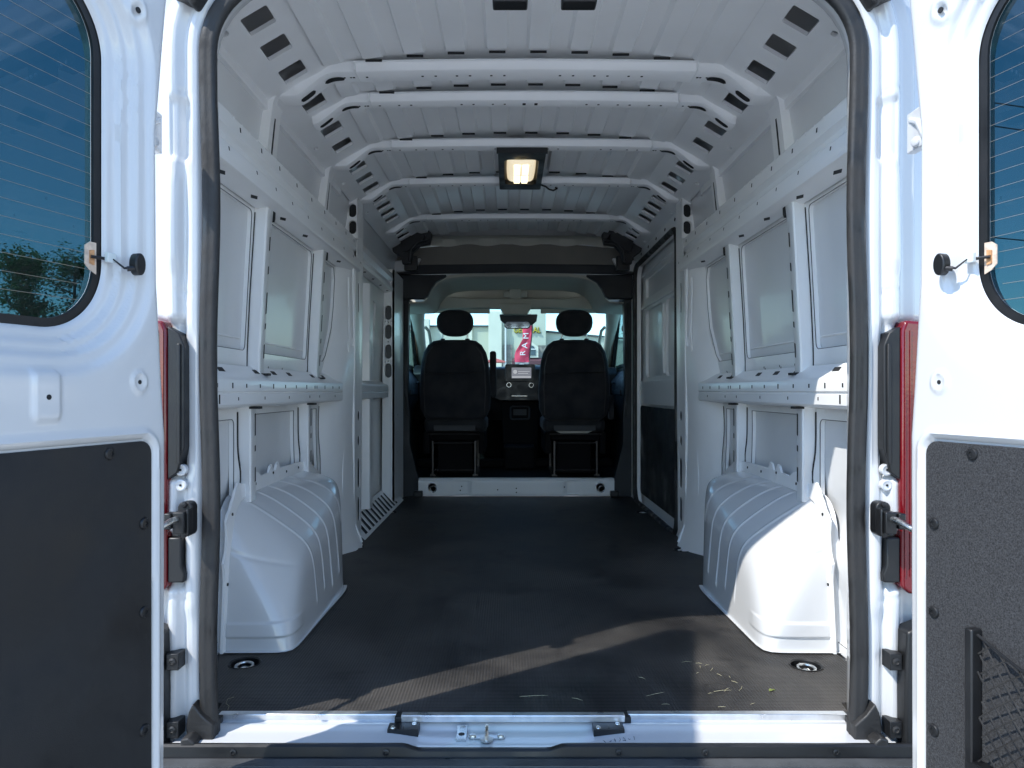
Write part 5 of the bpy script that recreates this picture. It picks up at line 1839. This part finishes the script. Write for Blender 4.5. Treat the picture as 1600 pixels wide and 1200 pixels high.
# feather flag
YF = 27.0
def fxp(px): return (px - 794.5) / 1115 * (YF + 1.75) - 0.059
def fzp(py): return 0.79 + (611 - py) / 1115 * (YF + 1.75)
fl = thing("feather_flag", "pinkish red feather flag with white letters standing before the building", "flag", (fxp(826), YF, GZ))
b = MB()
b.tube([(fxp(827), YF, GZ), (fxp(826), YF, fzp(575)), (fxp(832), YF, fzp(512)), (fxp(831), YF, fzp(498)), (fxp(826), YF, fzp(491))], 0.025, 8)
b.build("pole", M['darksteel'], fl)
b = MB()
E = [(491, 822, 829), (500, 818, 832), (512, 816, 831.5), (522, 817, 830.6), (530, 816.5, 829.8), (540, 811, 829), (548, 806, 828.4), (556, 804, 827.8), (566, 804.5, 827), (577, 806, 826)]
rows = []
for py, xl, xr in E:
    rows.append([b.v((fxp(xl + (xr - xl) * t), YF + 0.06 * math.sin(t * 7 + py * 0.15), fzp(py))) for t in lin(0, 1, 8)])
for i in range(len(E) - 1):
    for j in range(8):
        b.f((rows[i][j], rows[i][j + 1], rows[i + 1][j + 1], rows[i + 1][j]), 1 if i == 8 else 0)
ob = b.build("banner", [M['flagred'], M['greyprint']], fl, smooth=60)
so = ob.modifiers.new("solid", 'SOLIDIFY'); so.thickness = 0.006
for ch, px, py, sc in (("R", 817, 552, 0.26), ("A", 820, 540, 0.28), ("M", 822, 525, 0.26)):
    cx_, cz_ = fxp(px), fzp(py)
    text_mesh(ch, "flag_letter", sc * 1.3, 0.004, M['white'], fl, lambda c: Vector((cx_ - c.y * 0.9, YF - 0.09 - c.z, cz_ + c.x)))
b = MB()
b.tube([(fxp(815 + 6 * math.cos(a)), YF - 0.09, fzp(572 + 3.2 * math.sin(a))) for a in [2 * math.pi * k / 20 for k in range(20)]], 0.014, 6, closed=True)
b.build("flag_emblem", M['white'], fl)
# small red canopy and light pole near the building
cn = thing("red_canopy", "small faded red pitched canopy in front of the stone base", "canopy", (bx(770), 40, GZ))
def cxp(px): return (px - 794.5) / 1115 * 41.75 - 0.059
def czp(py): return 0.79 + (611 - py) / 1115 * 41.75
b = MB()
ap = b.v((cxp(771), 40.6, czp(558)))
cs = [b.v((cxp(x), y, czp(565.5))) for x, y in ((758, 39.8), (792, 39.8), (788, 41.6), (762, 41.6))]
for k in range(4):
    b.f((cs[k], cs[(k + 1) % 4], ap))
b.build("canopy_roof", M['awning2'] if 'awning2' in M else mat("faded_red_canvas", (0.55, 0.12, 0.10), 0.7), cn, smooth=0)
b = MB()
for x, y in ((cxp(760), 39.9), (cxp(790), 39.9), (cxp(787), 41.5), (cxp(763), 41.5)):
    b.cyl((x, y, GZ), (x, y, czp(565)), 0.04, n=8)
b.build("canopy_post", M['white'], cn)
lp = thing("drainpipe_post", "thin white upright post against the stone base of the building", "post", (bx(790), YB - 1.4, GZ))
b = MB()
b.cyl((bx(790), YB - 1.4, GZ), (bx(790), YB - 1.4, bz(512)), 0.07, n=8)
b.build("post_shaft", M['white'], lp)

# ------------------------------------------------------------------ trees
def tree_mesh(seed, h, rad, leaves, leafsize):
    rnd = random.Random(seed)
    tr = MB()
    tips = []
    tr.tube([(0, 0, 0), (0.05 * h * 0.1, 0, h * 0.3), (0, 0.03 * h * 0.2, h * 0.6), (0, 0, h * 0.92)], [0.022 * h, 0.017 * h, 0.011 * h, 0.003 * h], 9)
    for k in range(26):
        z0 = h * rnd.uniform(0.18, 0.85)
        a = rnd.uniform(0, 6.283)
        ln = rad * rnd.uniform(0.55, 1.05) * (1 - 0.55 * (z0 / h) ** 2)
        p0 = Vector((0, 0, z0))
        p1 = p0 + Vector((math.cos(a), math.sin(a), 0.45)) * ln * 0.5
        p2 = p1 + Vector((math.cos(a + 0.3), math.sin(a + 0.3), 0.75)) * ln * 0.5
        tr.tube([p0, p1, p2], [0.007 * h, 0.004 * h, 0.0015 * h], 6)
        for t in (0.35, 0.6, 0.8, 1.0):
            tips.append(p0.lerp(p1, t * 2) if t < 0.5 else p1.lerp(p2, t * 2 - 1))
    tips.append(Vector((0, 0, h * 0.95))); tips.append(Vector((0, 0, h * 0.88)))
    lf = MB()
    for k in range(leaves):
        c = rnd.choice(tips)
        rr = rad * 0.26
        q = c + Vector((rnd.gauss(0, rr * 0.55), rnd.gauss(0, rr * 0.55), rnd.gauss(0, rr * 0.5)))
        a = Vector((rnd.gauss(0, 1), rnd.gauss(0, 1), rnd.gauss(0, 0.6))).normalized()
        c2 = a.orthogonal().normalized()
        sz = leafsize * rnd.uniform(0.6, 1.4)
        lf.f([lf.v(q - a * sz), lf.v(q + c2 * sz * 0.5), lf.v(q + a * sz), lf.v(q - c2 * sz * 0.5)])
    return tr, lf
protos = []
for i, (seed, h, rad, nl, ls, mk) in enumerate(((5, 8.4, 2.0, 9000, 0.085, 'leaf'), (9, 6.6, 2.1, 9000, 0.085, 'leaf2'))):
    trm, lfm = tree_mesh(seed, h, rad, nl, ls)
    protos.append((trm, lfm, mk))
TREES = [(-27.6, 38.6, 0, 1.16, 0, "leafy green tree beyond the left rear door window, wider of the two tall ones"),
         (-24.2, 38.0, 0, 1.14, 1.3, "slim tall green tree seen just inside the edge of the left door window"),
         (-22.6, 38.8, 1, 1.05, 2.2, "low dark bushy tree at the lower corner of the left door window"),
         (-31.5, 40.0, 0, 0.92, 2.5, "tree farthest out from the van beyond the left door window"),
         (9.4, 45.0, 1, 1.0, 0.6, "green tree glimpsed through the side glass of the cab door")]
first = {}
for (x, y, pi, sc, rz, lab) in TREES:
    if pi not in first:
        trm, lfm, mk = protos[pi]
        t = thing("tree", lab, "tree", (0, 0, 0), "trees around the lot")
        a = trm.build("trunk", M['bark'], t, smooth=50, recalc=False)
        c = lfm.build("crown", M[mk], t, smooth=0, recalc=False)
        first[pi] = (t, a, c)
    else:
        t0, a0, c0 = first[pi]
        t = t0.copy(); C.objects.link(t)
        for ch in (a0, c0):
            k = ch.copy(); C.objects.link(k); k.parent = t
        t["label"] = lab
    t.location = (x, y, GZ); t.scale = (sc, sc, sc); t.rotation_euler = (0, 0, rz)

# overhead wires seen through the right door window
for k, (za, zb) in enumerate(((15.4, 13.6), (14.3, 12.6), (8.9, 8.3))):
    b = MB()
    pts = []
    for t in lin(0, 1, 16):
        x = 12 + 40 * t
        pts.append((x, 30 + 4 * t, za + (zb - za) * t - 1.2 * 4 * t * (1 - t)))
    b.tube(pts, 0.03, 5)
    o = b.build("power_line", M['plastic'])
    tag(o, ["uppermost of the black overhead wires beyond the right door window", "middle black overhead wire beyond the right door window", "lowest black overhead wire beyond the right door window"][k], "power line", "overhead wires")
